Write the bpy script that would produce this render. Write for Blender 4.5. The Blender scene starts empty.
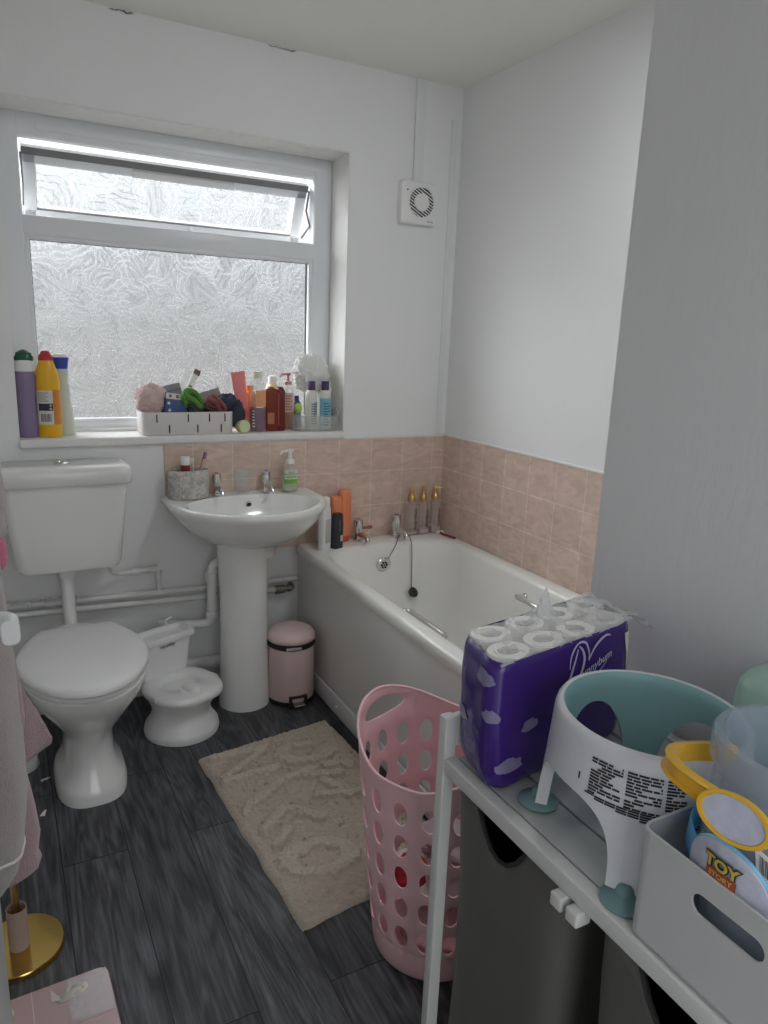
import bpy, math, random
from mathutils import Vector, Matrix, noise
random.seed(7)
PI = math.pi
sin, cos = math.sin, math.cos
C = bpy.context.scene.collection
scn = bpy.context.scene

# ------------------------------------------------------------------ camera, sky, light, exposure
cam_d = bpy.data.cameras.new('camera')
cam_d.sensor_fit = 'VERTICAL'; cam_d.sensor_height = 24.0
cam_d.lens = 723.674 / 1024 * 24.0
cam_d.clip_start = 0.02; cam_d.clip_end = 200
cam = bpy.data.objects.new('camera', cam_d); C.objects.link(cam)
cam.location = (-1.7854, -2.757, 1.4213)
cam.rotation_euler = (math.radians(76.5411), math.radians(-2.1654), math.radians(-27.8629))
scn.camera = cam

# overcast sky: greyer low down, much brighter high up and towards the hidden sun on the left
SKY, SUNNY = 1.0, 18.5
w = bpy.data.worlds.new('overcast_sky'); scn.world = w; w.use_nodes = True
nt = w.node_tree; nt.nodes.clear()
wo = nt.nodes.new('ShaderNodeOutputWorld'); bg = nt.nodes.new('ShaderNodeBackground')
tc = nt.nodes.new('ShaderNodeTexCoord'); sx = nt.nodes.new('ShaderNodeSeparateXYZ'); rp = nt.nodes.new('ShaderNodeValToRGB')
nt.links.new(tc.outputs['Generated'], sx.inputs[0]); nt.links.new(sx.outputs['Z'], rp.inputs[0])
rp.color_ramp.elements[0].position = 0.0; rp.color_ramp.elements[0].color = (.52, .51, .50, 1)
rp.color_ramp.elements[1].position = 0.9; rp.color_ramp.elements[1].color = (3.2, 3.3, 3.4, 1)
e = rp.color_ramp.elements.new(.10); e.color = (.86, .89, .91, 1)
e = rp.color_ramp.elements.new(.22); e.color = (1.35, 1.42, 1.47, 1)
dt = nt.nodes.new('ShaderNodeVectorMath'); dt.operation = 'DOT_PRODUCT'
dt.inputs[1].default_value = Vector((-.74, .42, .52)).normalized()
mxx = nt.nodes.new('ShaderNodeMath'); mxx.operation = 'MAXIMUM'; mxx.inputs[1].default_value = 0
pw = nt.nodes.new('ShaderNodeMath'); pw.operation = 'POWER'; pw.inputs[1].default_value = 6
ml = nt.nodes.new('ShaderNodeMath'); ml.operation = 'MULTIPLY'; ml.inputs[1].default_value = SUNNY
ad = nt.nodes.new('ShaderNodeMixRGB'); ad.blend_type = 'ADD'; ad.inputs[0].default_value = 1
nt.links.new(tc.outputs['Generated'], dt.inputs[0]); nt.links.new(dt.outputs['Value'], mxx.inputs[0]); nt.links.new(mxx.outputs[0], pw.inputs[0]); nt.links.new(pw.outputs[0], ml.inputs[0])
nt.links.new(rp.outputs[0], ad.inputs[1]); nt.links.new(ml.outputs[0], ad.inputs[2])
nt.links.new(ad.outputs[0], bg.inputs[0]); bg.inputs[1].default_value = SKY
nt.links.new(bg.outputs[0], wo.inputs[0])
# daylight sampling portal in the window opening
pl = bpy.data.lights.new('window_daylight', 'AREA'); pl.shape = 'RECTANGLE'; pl.size = 1.16; pl.size_y = 1.05
pl.cycles.is_portal = True
po = bpy.data.objects.new('window_daylight', pl); C.objects.link(po)
po.location = (-1.115, .42, 1.57); po.rotation_euler = (-PI/2, 0, 0)

# added fill light, out of view above the bath, turned towards the window wall
cl_ = bpy.data.lights.new('ceiling_fill_light', 'AREA'); cl_.shape = 'DISK'; cl_.size = .3; cl_.energy = 5.0; cl_.color = (.95, .98, 1.0)
co_ = bpy.data.objects.new('ceiling_fill_light', cl_); C.objects.link(co_); co_.location = (-.52, -1.52, 2.34); co_.rotation_euler = (math.radians(17), 0, math.radians(40))
# fill light added behind the camera, in an unseen gap in the wall
dl = bpy.data.lights.new('rear_fill_light', 'AREA'); dl.shape = 'RECTANGLE'; dl.size = .80; dl.size_y = 1.9; dl.energy = 1.7; dl.color = (.94, .975, 1.0)
do = bpy.data.objects.new('rear_fill_light', dl); C.objects.link(do); do.location = (-1.45, -3.36, 1.05); do.rotation_euler = (PI/2, 0, 0)

scn.view_settings.view_transform = 'Standard'; scn.view_settings.look = 'None'
scn.view_settings.gamma = 1.0; scn.view_settings.use_curve_mapping = False
scn.view_settings.exposure = 0.10
try:
    cy = scn.cycles
    cy.max_bounces = 12; cy.diffuse_bounces = 6; cy.glossy_bounces = 4; cy.transmission_bounces = 8; cy.transparent_max_bounces = 16
    cy.sample_clamp_indirect = 6.0; cy.use_denoising = True
except Exception: pass

# ------------------------------------------------------------------ materials
MATS = {}
def s2l(c):
    return tuple(((v/255)/12.92 if v/255 <= .04045 else ((v/255+.055)/1.055)**2.4) for v in c)
def mat(name, col, rough=.5, metal=0., var=0., vscale=8., bump=0., bscale=40., spec=.5, alpha=1., trans=0., sheen=0., coat=0., sss=0.):
    if name in MATS: return MATS[name]
    m = bpy.data.materials.new(name); m.use_nodes = True; n = m.node_tree; b = n.nodes['Principled BSDF']
    b.inputs['Base Color'].default_value = (*col, 1); b.inputs['Roughness'].default_value = rough; b.inputs['Metallic'].default_value = metal
    b.inputs['Specular IOR Level'].default_value = spec
    if coat: b.inputs['Coat Weight'].default_value = coat; b.inputs['Coat Roughness'].default_value = .08
    if sheen: b.inputs['Sheen Weight'].default_value = sheen
    if trans: b.inputs['Transmission Weight'].default_value = trans
    co = n.nodes.new('ShaderNodeTexCoord')
    if var > 0:
        nz = n.nodes.new('ShaderNodeTexNoise'); nz.inputs['Scale'].default_value = vscale; nz.inputs['Detail'].default_value = 5
        n.links.new(co.outputs['Object'], nz.inputs['Vector'])
        mx = n.nodes.new('ShaderNodeMix'); mx.data_type = 'RGBA'
        mx.inputs[6].default_value = (*[max(0, c*(1-var)) for c in col], 1); mx.inputs[7].default_value = (*[min(1, c*(1+var)) for c in col], 1)
        n.links.new(nz.outputs['Fac'], mx.inputs[0]); n.links.new(mx.outputs[2], b.inputs['Base Color'])
    if bump > 0:
        nb = n.nodes.new('ShaderNodeTexNoise'); nb.inputs['Scale'].default_value = bscale; nb.inputs['Detail'].default_value = 4
        n.links.new(co.outputs['Object'], nb.inputs['Vector'])
        bp = n.nodes.new('ShaderNodeBump'); bp.inputs['Strength'].default_value = bump; bp.inputs['Distance'].default_value = .003
        n.links.new(nb.outputs['Fac'], bp.inputs['Height']); n.links.new(bp.outputs[0], b.inputs['Normal'])
    if alpha < 1:
        out = n.nodes['Material Output']; t = n.nodes.new('ShaderNodeBsdfTransparent'); ms = n.nodes.new('ShaderNodeMixShader')
        t.inputs[0].default_value = (*[c**.35 for c in col], 1)
        ms.inputs[0].default_value = alpha
        n.links.new(t.outputs[0], ms.inputs[1]); n.links.new(b.outputs[0], ms.inputs[2]); n.links.new(ms.outputs[0], out.inputs[0])
    MATS[name] = m; return m

def nodes_of(name):
    m = bpy.data.materials.new(name); m.use_nodes = True
    return m, m.node_tree, m.node_tree.nodes['Principled BSDF']

def wall_mat(name, col, bump=.25):
    m, n, b = nodes_of(name)
    co = n.nodes.new('ShaderNodeTexCoord')
    a = n.nodes.new('ShaderNodeTexNoise'); a.inputs['Scale'].default_value = 2.2; a.inputs['Detail'].default_value = 3
    c = n.nodes.new('ShaderNodeTexNoise'); c.inputs['Scale'].default_value = 14; c.inputs['Detail'].default_value = 6; c.inputs['Roughness'].default_value = .6
    mp = n.nodes.new('ShaderNodeMapping'); mp.inputs['Scale'].default_value = (1, 1, .35)
    n.links.new(co.outputs['Object'], a.inputs['Vector']); n.links.new(co.outputs['Object'], mp.inputs[0]); n.links.new(mp.outputs[0], c.inputs['Vector'])
    mx = n.nodes.new('ShaderNodeMix'); mx.data_type = 'RGBA'
    mx.inputs[6].default_value = (*[v*.965 for v in col], 1); mx.inputs[7].default_value = (*[v*1.02 for v in col], 1)
    n.links.new(a.outputs['Fac'], mx.inputs[0]); n.links.new(mx.outputs[2], b.inputs['Base Color'])
    bp = n.nodes.new('ShaderNodeBump'); bp.inputs['Strength'].default_value = bump; bp.inputs['Distance'].default_value = .006
    n.links.new(c.outputs['Fac'], bp.inputs['Height']); n.links.new(bp.outputs[0], b.inputs['Normal'])
    b.inputs['Roughness'].default_value = .55; b.inputs['Specular IOR Level'].default_value = .35
    return m
M_wall = wall_mat('painted_plaster', (.83, .835, .83))
M_rough = wall_mat('rough_painted_plaster', (.79, .79, .795), 1.0)
M_ceil = wall_mat('ceiling_paint', (.86, .855, .82), .15)
M_trimw = mat('white_gloss_trim', (.78, .79, .80), .3, var=.03, bump=.05)
M_chip = mat('chipped_white_paint', (.76, .75, .73), .5, var=.06, vscale=30, bump=.5, bscale=60)

def tile_mat(name, axis, off):
    m, n, b = nodes_of(name)
    co = n.nodes.new('ShaderNodeTexCoord'); sp = n.nodes.new('ShaderNodeSeparateXYZ'); cb = n.nodes.new('ShaderNodeCombineXYZ')
    n.links.new(co.outputs['Object'], sp.inputs[0])
    ad = n.nodes.new('ShaderNodeMath'); ad.operation = 'ADD'; ad.inputs[1].default_value = off
    az = n.nodes.new('ShaderNodeMath'); az.operation = 'ADD'; az.inputs[1].default_value = -1.012 + 1.5
    n.links.new(sp.outputs[axis], ad.inputs[0]); n.links.new(sp.outputs[2], az.inputs[0])
    n.links.new(ad.outputs[0], cb.inputs[0]); n.links.new(az.outputs[0], cb.inputs[1])
    br = n.nodes.new('ShaderNodeTexBrick'); br.offset = 0; br.squash = 1
    br.inputs['Scale'].default_value = 1; br.inputs['Brick Width'].default_value = .1528; br.inputs['Row Height'].default_value = .15
    br.inputs['Mortar Size'].default_value = .0022; br.inputs['Mortar Smooth'].default_value = .3; br.inputs['Bias'].default_value = 0
    br.inputs['Color1'].default_value = (.66, .515, .44, 1); br.inputs['Color2'].default_value = (.71, .56, .48, 1); br.inputs['Mortar'].default_value = (.78, .71, .64, 1)
    n.links.new(cb.outputs[0], br.inputs['Vector'])
    nz = n.nodes.new('ShaderNodeTexNoise'); nz.inputs['Scale'].default_value = 13; nz.inputs['Detail'].default_value = 7; nz.inputs['Distortion'].default_value = 1.2
    mp = n.nodes.new('ShaderNodeMapping'); mp.inputs['Rotation'].default_value = (.6, .6, .7); mp.inputs['Scale'].default_value = (1, 1, 2.2)
    n.links.new(co.outputs['Object'], mp.inputs[0]); n.links.new(mp.outputs[0], nz.inputs['Vector'])
    rp = n.nodes.new('ShaderNodeValToRGB'); rp.color_ramp.elements[0].position = .3; rp.color_ramp.elements[0].color = (.83, .8, .78, 1)
    rp.color_ramp.elements[1].position = .75; rp.color_ramp.elements[1].color = (1.12, 1.1, 1.08, 1)
    n.links.new(nz.outputs['Fac'], rp.inputs[0])
    mx = n.nodes.new('ShaderNodeMix'); mx.data_type = 'RGBA'; mx.blend_type = 'MULTIPLY'; mx.inputs[0].default_value = 1
    n.links.new(br.outputs['Color'], mx.inputs[6]); n.links.new(rp.outputs[0], mx.inputs[7]); n.links.new(mx.outputs[2], b.inputs['Base Color'])
    bp = n.nodes.new('ShaderNodeBump'); bp.inputs['Strength'].default_value = .5; bp.inputs['Distance'].default_value = .002; bp.invert = True
    n.links.new(br.outputs['Fac'], bp.inputs['Height']); n.links.new(bp.outputs[0], b.inputs['Normal'])
    b.inputs['Roughness'].default_value = .25; b.inputs['Specular IOR Level'].default_value = .4
    return m
M_tile_b = tile_mat('peach_tiles_window_wall', 0, .0661 + .1528*20)
M_tile_r = tile_mat('peach_tiles_bath_wall', 1, .1619 + .1528*20)

def floor_mat():
    m, n, b = nodes_of('grey_wood_vinyl')
    co = n.nodes.new('ShaderNodeTexCoord'); sp = n.nodes.new('ShaderNodeSeparateXYZ'); cb = n.nodes.new('ShaderNodeCombineXYZ')
    n.links.new(co.outputs['Object'], sp.inputs[0])
    ay = n.nodes.new('ShaderNodeMath'); ay.operation = 'ADD'; ay.inputs[1].default_value = .893 + 11
    ax = n.nodes.new('ShaderNodeMath'); ax.operation = 'ADD'; ax.inputs[1].default_value = 1.553 + .169*10
    n.links.new(sp.outputs[1], ay.inputs[0]); n.links.new(sp.outputs[0], ax.inputs[0])
    n.links.new(ay.outputs[0], cb.inputs[0]); n.links.new(ax.outputs[0], cb.inputs[1])
    br = n.nodes.new('ShaderNodeTexBrick'); br.offset = .64; br.squash = 1
    br.inputs['Scale'].default_value = 1; br.inputs['Brick Width'].default_value = 1.0; br.inputs['Row Height'].default_value = .169
    br.inputs['Mortar Size'].default_value = .0018; br.inputs['Mortar Smooth'].default_value = .4; br.inputs['Bias'].default_value = 0
    br.inputs['Color1'].default_value = (.056, .058, .064, 1); br.inputs['Color2'].default_value = (.096, .098, .106, 1); br.inputs['Mortar'].default_value = (.014, .014, .016, 1)
    n.links.new(cb.outputs[0], br.inputs['Vector'])
    # every plank shifts the grain
    wn_ = n.nodes.new('ShaderNodeVectorMath'); wn_.operation = 'ADD'; n.links.new(co.outputs['Object'], wn_.inputs[0]); n.links.new(br.outputs['Color'], wn_.inputs[1])
    mp = n.nodes.new('ShaderNodeMapping'); mp.inputs['Scale'].default_value = (9, 1.15, 1)
    n.links.new(wn_.outputs[0], mp.inputs[0])
    n0 = n.nodes.new('ShaderNodeTexNoise'); n0.inputs['Scale'].default_value = 1.0; n0.inputs['Detail'].default_value = 2; n0.inputs['Distortion'].default_value = .6
    n.links.new(mp.outputs[0], n0.inputs['Vector'])
    w1 = n.nodes.new('ShaderNodeMath'); w1.operation = 'MULTIPLY'; w1.inputs[1].default_value = 70; n.links.new(n0.outputs['Fac'], w1.inputs[0])
    w2 = n.nodes.new('ShaderNodeMath'); w2.operation = 'SINE'; n.links.new(w1.outputs[0], w2.inputs[0])
    w3 = n.nodes.new('ShaderNodeMath'); w3.operation = 'MULTIPLY_ADD'; w3.inputs[1].default_value = .09; n.links.new(w2.outputs[0], w3.inputs[0])
    nq = n.nodes.new('ShaderNodeTexNoise'); nq.inputs['Scale'].default_value = 2.0; nq.inputs['Detail'].default_value = 8; nq.inputs['Distortion'].default_value = 1.6; nq.inputs['Roughness'].default_value = .65
    n.links.new(mp.outputs[0], nq.inputs['Vector']); n.links.new(nq.outputs['Fac'], w3.inputs[2])
    class nz: outputs = {'Fac': w3.outputs[0]}
    rp = n.nodes.new('ShaderNodeValToRGB'); rp.color_ramp.elements[0].position = .32; rp.color_ramp.elements[0].color = (.5, .5, .5, 1)
    rp.color_ramp.elements[1].position = .7; rp.color_ramp.elements[1].color = (1.55, 1.55, 1.55, 1)
    n.links.new(nz.outputs['Fac'], rp.inputs[0])
    m2 = n.nodes.new('ShaderNodeMapping'); m2.inputs['Scale'].default_value = (90, 5, 1)
    n.links.new(co.outputs['Object'], m2.inputs[0])
    n2 = n.nodes.new('ShaderNodeTexNoise'); n2.inputs['Scale'].default_value = 1.5; n2.inputs['Detail'].default_value = 4
    n.links.new(m2.outputs[0], n2.inputs['Vector'])
    r2 = n.nodes.new('ShaderNodeValToRGB'); r2.color_ramp.elements[0].position = .35; r2.color_ramp.elements[0].color = (.72, .72, .72, 1)
    r2.color_ramp.elements[1].position = .65; r2.color_ramp.elements[1].color = (1.25, 1.25, 1.25, 1)
    n.links.new(n2.outputs['Fac'], r2.inputs[0])
    mx = n.nodes.new('ShaderNodeMix'); mx.data_type = 'RGBA'; mx.blend_type = 'MULTIPLY'; mx.inputs[0].default_value = 1
    m3 = n.nodes.new('ShaderNodeMix'); m3.data_type = 'RGBA'; m3.blend_type = 'MULTIPLY'; m3.inputs[0].default_value = 1
    n.links.new(br.outputs['Color'], mx.inputs[6]); n.links.new(rp.outputs[0], mx.inputs[7])
    n.links.new(mx.outputs[2], m3.inputs[6]); n.links.new(r2.outputs[0], m3.inputs[7]); n.links.new(m3.outputs[2], b.inputs['Base Color'])
    bp = n.nodes.new('ShaderNodeBump'); bp.inputs['Strength'].default_value = .25; bp.inputs['Distance'].default_value = .002
    n.links.new(n2.outputs['Fac'], bp.inputs['Height']); n.links.new(bp.outputs[0], b.inputs['Normal'])
    b.inputs['Roughness'].default_value = .5; b.inputs['Specular IOR Level'].default_value = .35
    return m
M_floor = floor_mat()

def frosted_mat():
    """obscure glass pressed with overlapping leaf shapes"""
    m, n, b = nodes_of('leaf_pattern_obscure_glass'); L = n.links; N = n.nodes
    out = N['Material Output']; co = N.new('ShaderNodeTexCoord')
    mp = N.new('ShaderNodeMapping'); mp.inputs['Scale'].default_value = (1, 0, 1); L.new(co.outputs['Object'], mp.inputs[0])
    wn = N.new('ShaderNodeTexNoise'); wn.inputs['Scale'].default_value = 16; wn.inputs['Detail'].default_value = 2; L.new(mp.outputs[0], wn.inputs['Vector'])
    sb_ = N.new('ShaderNodeVectorMath'); sb_.operation = 'SUBTRACT'; sb_.inputs[1].default_value = (.5, .5, .5); L.new(wn.outputs['Color'], sb_.inputs[0])
    sc = N.new('ShaderNodeVectorMath'); sc.operation = 'SCALE'; sc.inputs['Scale'].default_value = .035; L.new(sb_.outputs[0], sc.inputs[0])
    ad = N.new('ShaderNodeVectorMath'); ad.operation = 'ADD'; L.new(mp.outputs[0], ad.inputs[0]); L.new(sc.outputs[0], ad.inputs[1])
    def M(op, a, b=None, c=None):
        q = N.new('ShaderNodeMath'); q.operation = op
        for k, v in enumerate((a, b, c)):
            if v is None: continue
            if isinstance(v, (int, float)): q.inputs[k].default_value = v
            else: L.new(v, q.inputs[k])
        return q.outputs[0]
    hs = []
    for k, S in enumerate((9., 11.5, 14.)):
        m2 = N.new('ShaderNodeMapping'); m2.inputs['Scale'].default_value = (S, S, S); m2.inputs['Location'].default_value = (k*3.37, 0, k*1.71); L.new(ad.outputs[0], m2.inputs[0])
        vo = N.new('ShaderNodeTexVoronoi'); vo.feature = 'F1'; vo.inputs['Scale'].default_value = 1.0; L.new(m2.outputs[0], vo.inputs['Vector'])
        d = N.new('ShaderNodeVectorMath'); d.operation = 'SUBTRACT'; L.new(m2.outputs[0], d.inputs[0]); L.new(vo.outputs['Position'], d.inputs[1])
        s3 = N.new('ShaderNodeSeparateXYZ'); L.new(d.outputs[0], s3.inputs[0])
        sc3 = N.new('ShaderNodeSeparateXYZ'); L.new(vo.outputs['Color'], sc3.inputs[0])
        an = M('MULTIPLY', sc3.outputs[0], 6.283); ca = M('COSINE', an); sa = M('SINE', an)
        u = M('ADD', M('MULTIPLY', s3.outputs[0], ca), M('MULTIPLY', s3.outputs[2], sa))
        v = M('SUBTRACT', M('MULTIPLY', s3.outputs[2], ca), M('MULTIPLY', s3.outputs[0], sa))
        v2 = M('ADD', v, M('MULTIPLY', M('MULTIPLY', u, u), .55))           # a curved mid rib
        f = M('ADD', M('MULTIPLY', M('ABSOLUTE', v2), 1.9), M('MULTIPLY', M('MULTIPLY', u, u), .9))
        g = M('FRACT', M('MULTIPLY', f, 2.3))                               # nested leaf outlines
        rid = M('SUBTRACT', 1.0, M('MULTIPLY', M('ABSOLUTE', M('SUBTRACT', g, .5)), 4.6))
        rid = M('MAXIMUM', rid, 0.0)
        hs.append((rid, v2))
    hi = M('MAXIMUM', M('MULTIPLY', hs[0][0], M('GREATER_THAN', hs[0][1], 0.0)), M('MULTIPLY', hs[1][0], M('GREATER_THAN', hs[1][1], .02)))
    hi = M('MINIMUM', M('MULTIPLY', hi, 1.5), 1.0)
    lo = M('MAXIMUM', M('MULTIPLY', hs[0][0], M('LESS_THAN', hs[0][1], 0.0)), M('MULTIPLY', hs[2][0], M('GREATER_THAN', hs[2][1], 0.0)))
    height = M('ADD', hs[0][0], hs[1][0])
    bp = N.new('ShaderNodeBump'); bp.inputs['Strength'].default_value = 1; bp.inputs['Distance'].default_value = .004; L.new(height, bp.inputs['Height'])
    def S_(t, **kw):
        q = N.new(t)
        for a, v in kw.items(): q.inputs[a].default_value = v
        return q
    tl = S_('ShaderNodeBsdfTranslucent', Color=(.16, .165, .17, 1)); rf = S_('ShaderNodeBsdfRefraction', IOR=1.2, Roughness=.35); tr = S_('ShaderNodeBsdfTransparent', Color=(.95, .97, .98, 1)); gl = S_('ShaderNodeBsdfGlossy', Roughness=.15)
    L.new(bp.outputs[0], rf.inputs['Normal']); L.new(bp.outputs[0], gl.inputs['Normal'])
    def X(f, a, b_):
        q = N.new('ShaderNodeMixShader')
        if isinstance(f, float): q.inputs[0].default_value = f
        else: L.new(f, q.inputs[0])
        L.new(a.outputs[0], q.inputs[1]); L.new(b_.outputs[0], q.inputs[2]); return q
    body = X(.55, tl, rf)
    # how much passes straight through: painted-in highlight on the ridges, shade on the flanks
    thru = M('SUBTRACT', M('ADD', .50, M('MULTIPLY', hi, .48)), M('MULTIPLY', lo, .46))
    sh = X(.05, X(thru, body, tr), gl)
    L.new(sh.outputs[0], out.inputs[0]); return m
M_frost = frosted_mat()

M_cer = mat('white_ceramic', (.82, .82, .80), .12, var=.015, vscale=3, coat=.4)
M_acr = mat('white_acrylic', (.84, .835, .80), .18, var=.015, vscale=3)
M_panel = mat('bath_panel_white', (.76, .75, .73), .35, var=.03, vscale=3)
M_plast = mat('white_plastic', (.82, .82, .81), .3, var=.02)
M_pvc = mat('white_window_plastic', (.80, .82, .84), .3, var=.02)
M_pipe = mat('painted_white_pipe', (.74, .74, .72), .45, var=.08, vscale=25, bump=.3)
M_chrome = mat('chrome', (.72, .72, .72), .1, 1., var=.02)
M_gold = mat('polished_gold_metal', (.72, .50, .16), .16, 1., var=.05)
M_dgold = mat('brushed_gold', (.70, .50, .20), .3, 1., var=.05)
M_black = mat('black_rubber', (.015, .015, .016), .5, var=.2)
M_dark = mat('dark_slot', (.012, .012, .014), .7, var=.2)
M_pinkm = mat('dusky_pink_metal', (.74, .57, .54), .38, var=.03)
M_basket = mat('pink_soft_plastic', (.92, .59, .62), .35, var=.03, vscale=4)
M_white_m = mat('white_powder_coat', (.64, .64, .62), .4, var=.02)
M_bag = mat('grey_coated_fabric', (.118, .114, .105), .42, var=.12, vscale=5, bump=.12, bscale=160)
M_bagd = mat('dark_fabric_inside', (.02, .019, .02), .8, var=.2)
M_slat = mat('grey_white_shelf_slat', (.48, .48, .48), .45, var=.03)
M_purple = mat('purple_printed_film', (.048, .013, .205), .22, var=.18, vscale=9, bump=.35, bscale=18, coat=.3)
M_cloud = mat('printed_grey_cloud', (.26, .23, .40), .3, var=.2, vscale=60)
M_logo = mat('printed_lilac_lettering', (.62, .58, .78), .3, var=.03)
M_tissue = mat('white_tissue', (.84, .82, .78), .9, var=.04, bump=.3, bscale=60)
M_card = mat('cardboard', (.40, .30, .25), .85, var=.08, vscale=30)
M_film = mat('clear_crinkled_film', (.93, .93, .94), .06, alpha=.42, bump=1, bscale=55)
M_shell = mat('pale_grey_plastic', (.70, .70, .73), .3, var=.015)
M_aqua = mat('aqua_soft_plastic', (.27, .46, .47), .4, var=.03)
M_cup = mat('aqua_suction_cup', (.24, .40, .41), .2, alpha=.75)
M_print = mat('black_print', (.02, .02, .022), .6, var=.1)
M_box = mat('white_matt_plastic', (.54, .54, .54), .45, var=.015)
M_bucket = mat('clear_blue_tinted_plastic', (.62, .68, .76), .12, alpha=.34)
M_blue = mat('sky_blue_plastic', (.12, .40, .72), .3, var=.04)
M_yel = mat('yellow_plastic', (.85, .48, .03), .3, var=.04)
M_mint = mat('mint_plastic', (.40, .58, .50), .3, var=.03)
M_emb = mat('silver_lilac_print', (.55, .56, .68), .4, var=.25, vscale=70)
M_rug = mat('beige_cotton_tuft', (.47, .40, .325), .95, var=.12, vscale=50, bump=.9, bscale=260, sheen=.3)
M_tow_g = mat('grey_beige_terry', (.42, .38, .37), .95, var=.1, vscale=60, bump=.9, bscale=330, sheen=.4)
M_tow_p = mat('dusty_pink_terry', (.44, .31, .32), .95, var=.15, vscale=60, bump=1, bscale=300, sheen=.4)
M_tow_r = mat('bright_pink_terry', (.62, .16, .26), .95, var=.3, vscale=120, bump=1, bscale=300, sheen=.3)
M_hem = mat('pale_towel_edge', (.70, .68, .66), .95, var=.05, bump=.5, bscale=300)

# ------------------------------------------------------------------ geometry helpers: (verts, faces)
def merge(*gs):
    V = []; F = []
    for v, f in gs:
        o = len(V); V += [tuple(p) for p in v]; F += [tuple(i+o for i in q) for q in f]
    return V, F
def xf(g, loc=(0, 0, 0), rot=(0, 0, 0), sc=(1, 1, 1)):
    from mathutils import Euler
    m = Matrix.Translation(loc) @ Euler(rot).to_matrix().to_4x4() @ Matrix.Diagonal((*sc, 1))
    return [tuple(m @ Vector(p)) for p in g[0]], g[1]
def mapv(g, fn): return [tuple(fn(*p)) for p in g[0]], g[1]
def loft(rings, cap0=True, cap1=True, closed=True):
    n = len(rings[0]); V = [p for r in rings for p in r]; F = []
    for i in range(len(rings)-1):
        for j in range(n if closed else n-1):
            k = (j+1) % n
            F.append((i*n+j, i*n+k, (i+1)*n+k, (i+1)*n+j))
    if cap0: F.append(tuple(range(n-1, -1, -1)))
    if cap1: F.append(tuple((len(rings)-1)*n+j for j in range(n)))
    return V, F
def lathe(prof, n=32, cap0=True, cap1=True):
    return loft([[(r*cos(2*PI*j/n), r*sin(2*PI*j/n), z) for j in range(n)] for r, z in prof], cap0, cap1)
def rrect(cx, cy, hx, hy, r, z=0., k=6):
    r = min(r, hx*.999, hy*.999); P = []
    for q, (sx_, sy_) in enumerate(((1, 1), (-1, 1), (-1, -1), (1, -1))):
        for i in range(k+1):
            a = PI/2*(q + i/k)
            P.append((cx+sx_*(hx-r)+r*cos(a), cy+sy_*(hy-r)+r*sin(a), z))
    return P
def rbox(x0, x1, y0, y1, z0, z1, b=.004, r=None, k=4):
    cx, cy, hx, hy = (x0+x1)/2, (y0+y1)/2, abs(x1-x0)/2, abs(y1-y0)/2
    b = min(b, hx*.9, hy*.9, abs(z1-z0)*.45); r = b if r is None else r
    R = []
    for i in range(4):
        a = PI/2*i/3; d = b*(1-sin(a)); R.append(rrect(cx, cy, hx-d, hy-d, max(r-d, .0004), z0+b*(1-cos(a)), k))
    for i in range(4):
        a = PI/2*(1-i/3); d = b*(1-sin(a)); R.append(rrect(cx, cy, hx-d, hy-d, max(r-d, .0004), z1-b*(1-cos(a)), k))
    return loft(R)
def box(x0, x1, y0, y1, z0, z1):
    V = [(x, y, z) for z in (z0, z1) for x, y in ((x0, y0), (x1, y0), (x1, y1), (x0, y1))]
    return V, [(3, 2, 1, 0), (4, 5, 6, 7), (0, 1, 5, 4), (1, 2, 6, 5), (2, 3, 7, 6), (3, 0, 4, 7)]
def smooth_path(pts, sub=6):
    P = [Vector(p) for p in pts]; out = []
    for i in range(len(P)-1):
        a, b, c, d = P[max(i-1, 0)], P[i], P[i+1], P[min(i+2, len(P)-1)]
        for s in range(sub):
            t = s/sub
            out.append(.5*((2*b)+(c-a)*t+(2*a-5*b+4*c-d)*t*t+(3*b-a-3*c+d)*t**3))
    out.append(P[-1]); return out
def sweep(pts, prof, closed=False, up=(0, 0, 1), scale=None):
    P = [Vector(p) for p in pts]; n = len(P); rings = []
    t0 = (P[1]-P[0]).normalized(); u = Vector(up)
    if abs(t0.dot(u)) > .95: u = Vector((1, 0, 0))
    x = t0.cross(u).normalized()
    for i in range(n):
        a = P[(i-1) % n] if closed or i > 0 else P[0]; b = P[(i+1) % n] if closed or i < n-1 else P[-1]
        t = (b-a).normalized(); x = (x - t*x.dot(t)).normalized(); y = x.cross(t)
        s = scale(i/(n-1)) if scale else 1
        rings.append([tuple(P[i]+x*px*s+y*py*s) for px, py in prof])
    if closed: rings.append(rings[0]); return loft(rings, False, False)
    return loft(rings)
def circ(r, n=12): return [(r*cos(2*PI*i/n), r*sin(2*PI*i/n)) for i in range(n)]
def tube(pts, r, n=12, sub=0, closed=False): return sweep(smooth_path(pts, sub) if sub else pts, circ(r, n), closed)
def corner_path(pts, r, k=6):
    P = [Vector(p) for p in pts]; out = [P[0]]
    for i in range(1, len(P)-1):
        a = (P[i-1]-P[i]); b = (P[i+1]-P[i]); rr = min(r, a.length*.49, b.length*.49)
        p0 = P[i]+a.normalized()*rr; p1 = P[i]+b.normalized()*rr
        for s in range(k+1):
            t = s/k; out.append(p0*(1-t)**2+P[i]*2*t*(1-t)+p1*t*t)
    out.append(P[-1]); return out
def ball(r, n=20, m=12): return lathe([(r*max(sin(PI*i/m), .001), -r*cos(PI*i/m)) for i in range(m+1)], n)
def grid(nu, nv, fn):
    V = [fn(i/nu, j/nv) for j in range(nv+1) for i in range(nu+1)]
    F = [(j*(nu+1)+i, j*(nu+1)+i+1, (j+1)*(nu+1)+i+1, (j+1)*(nu+1)+i) for j in range(nv) for i in range(nu)]
    return V, F
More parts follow.
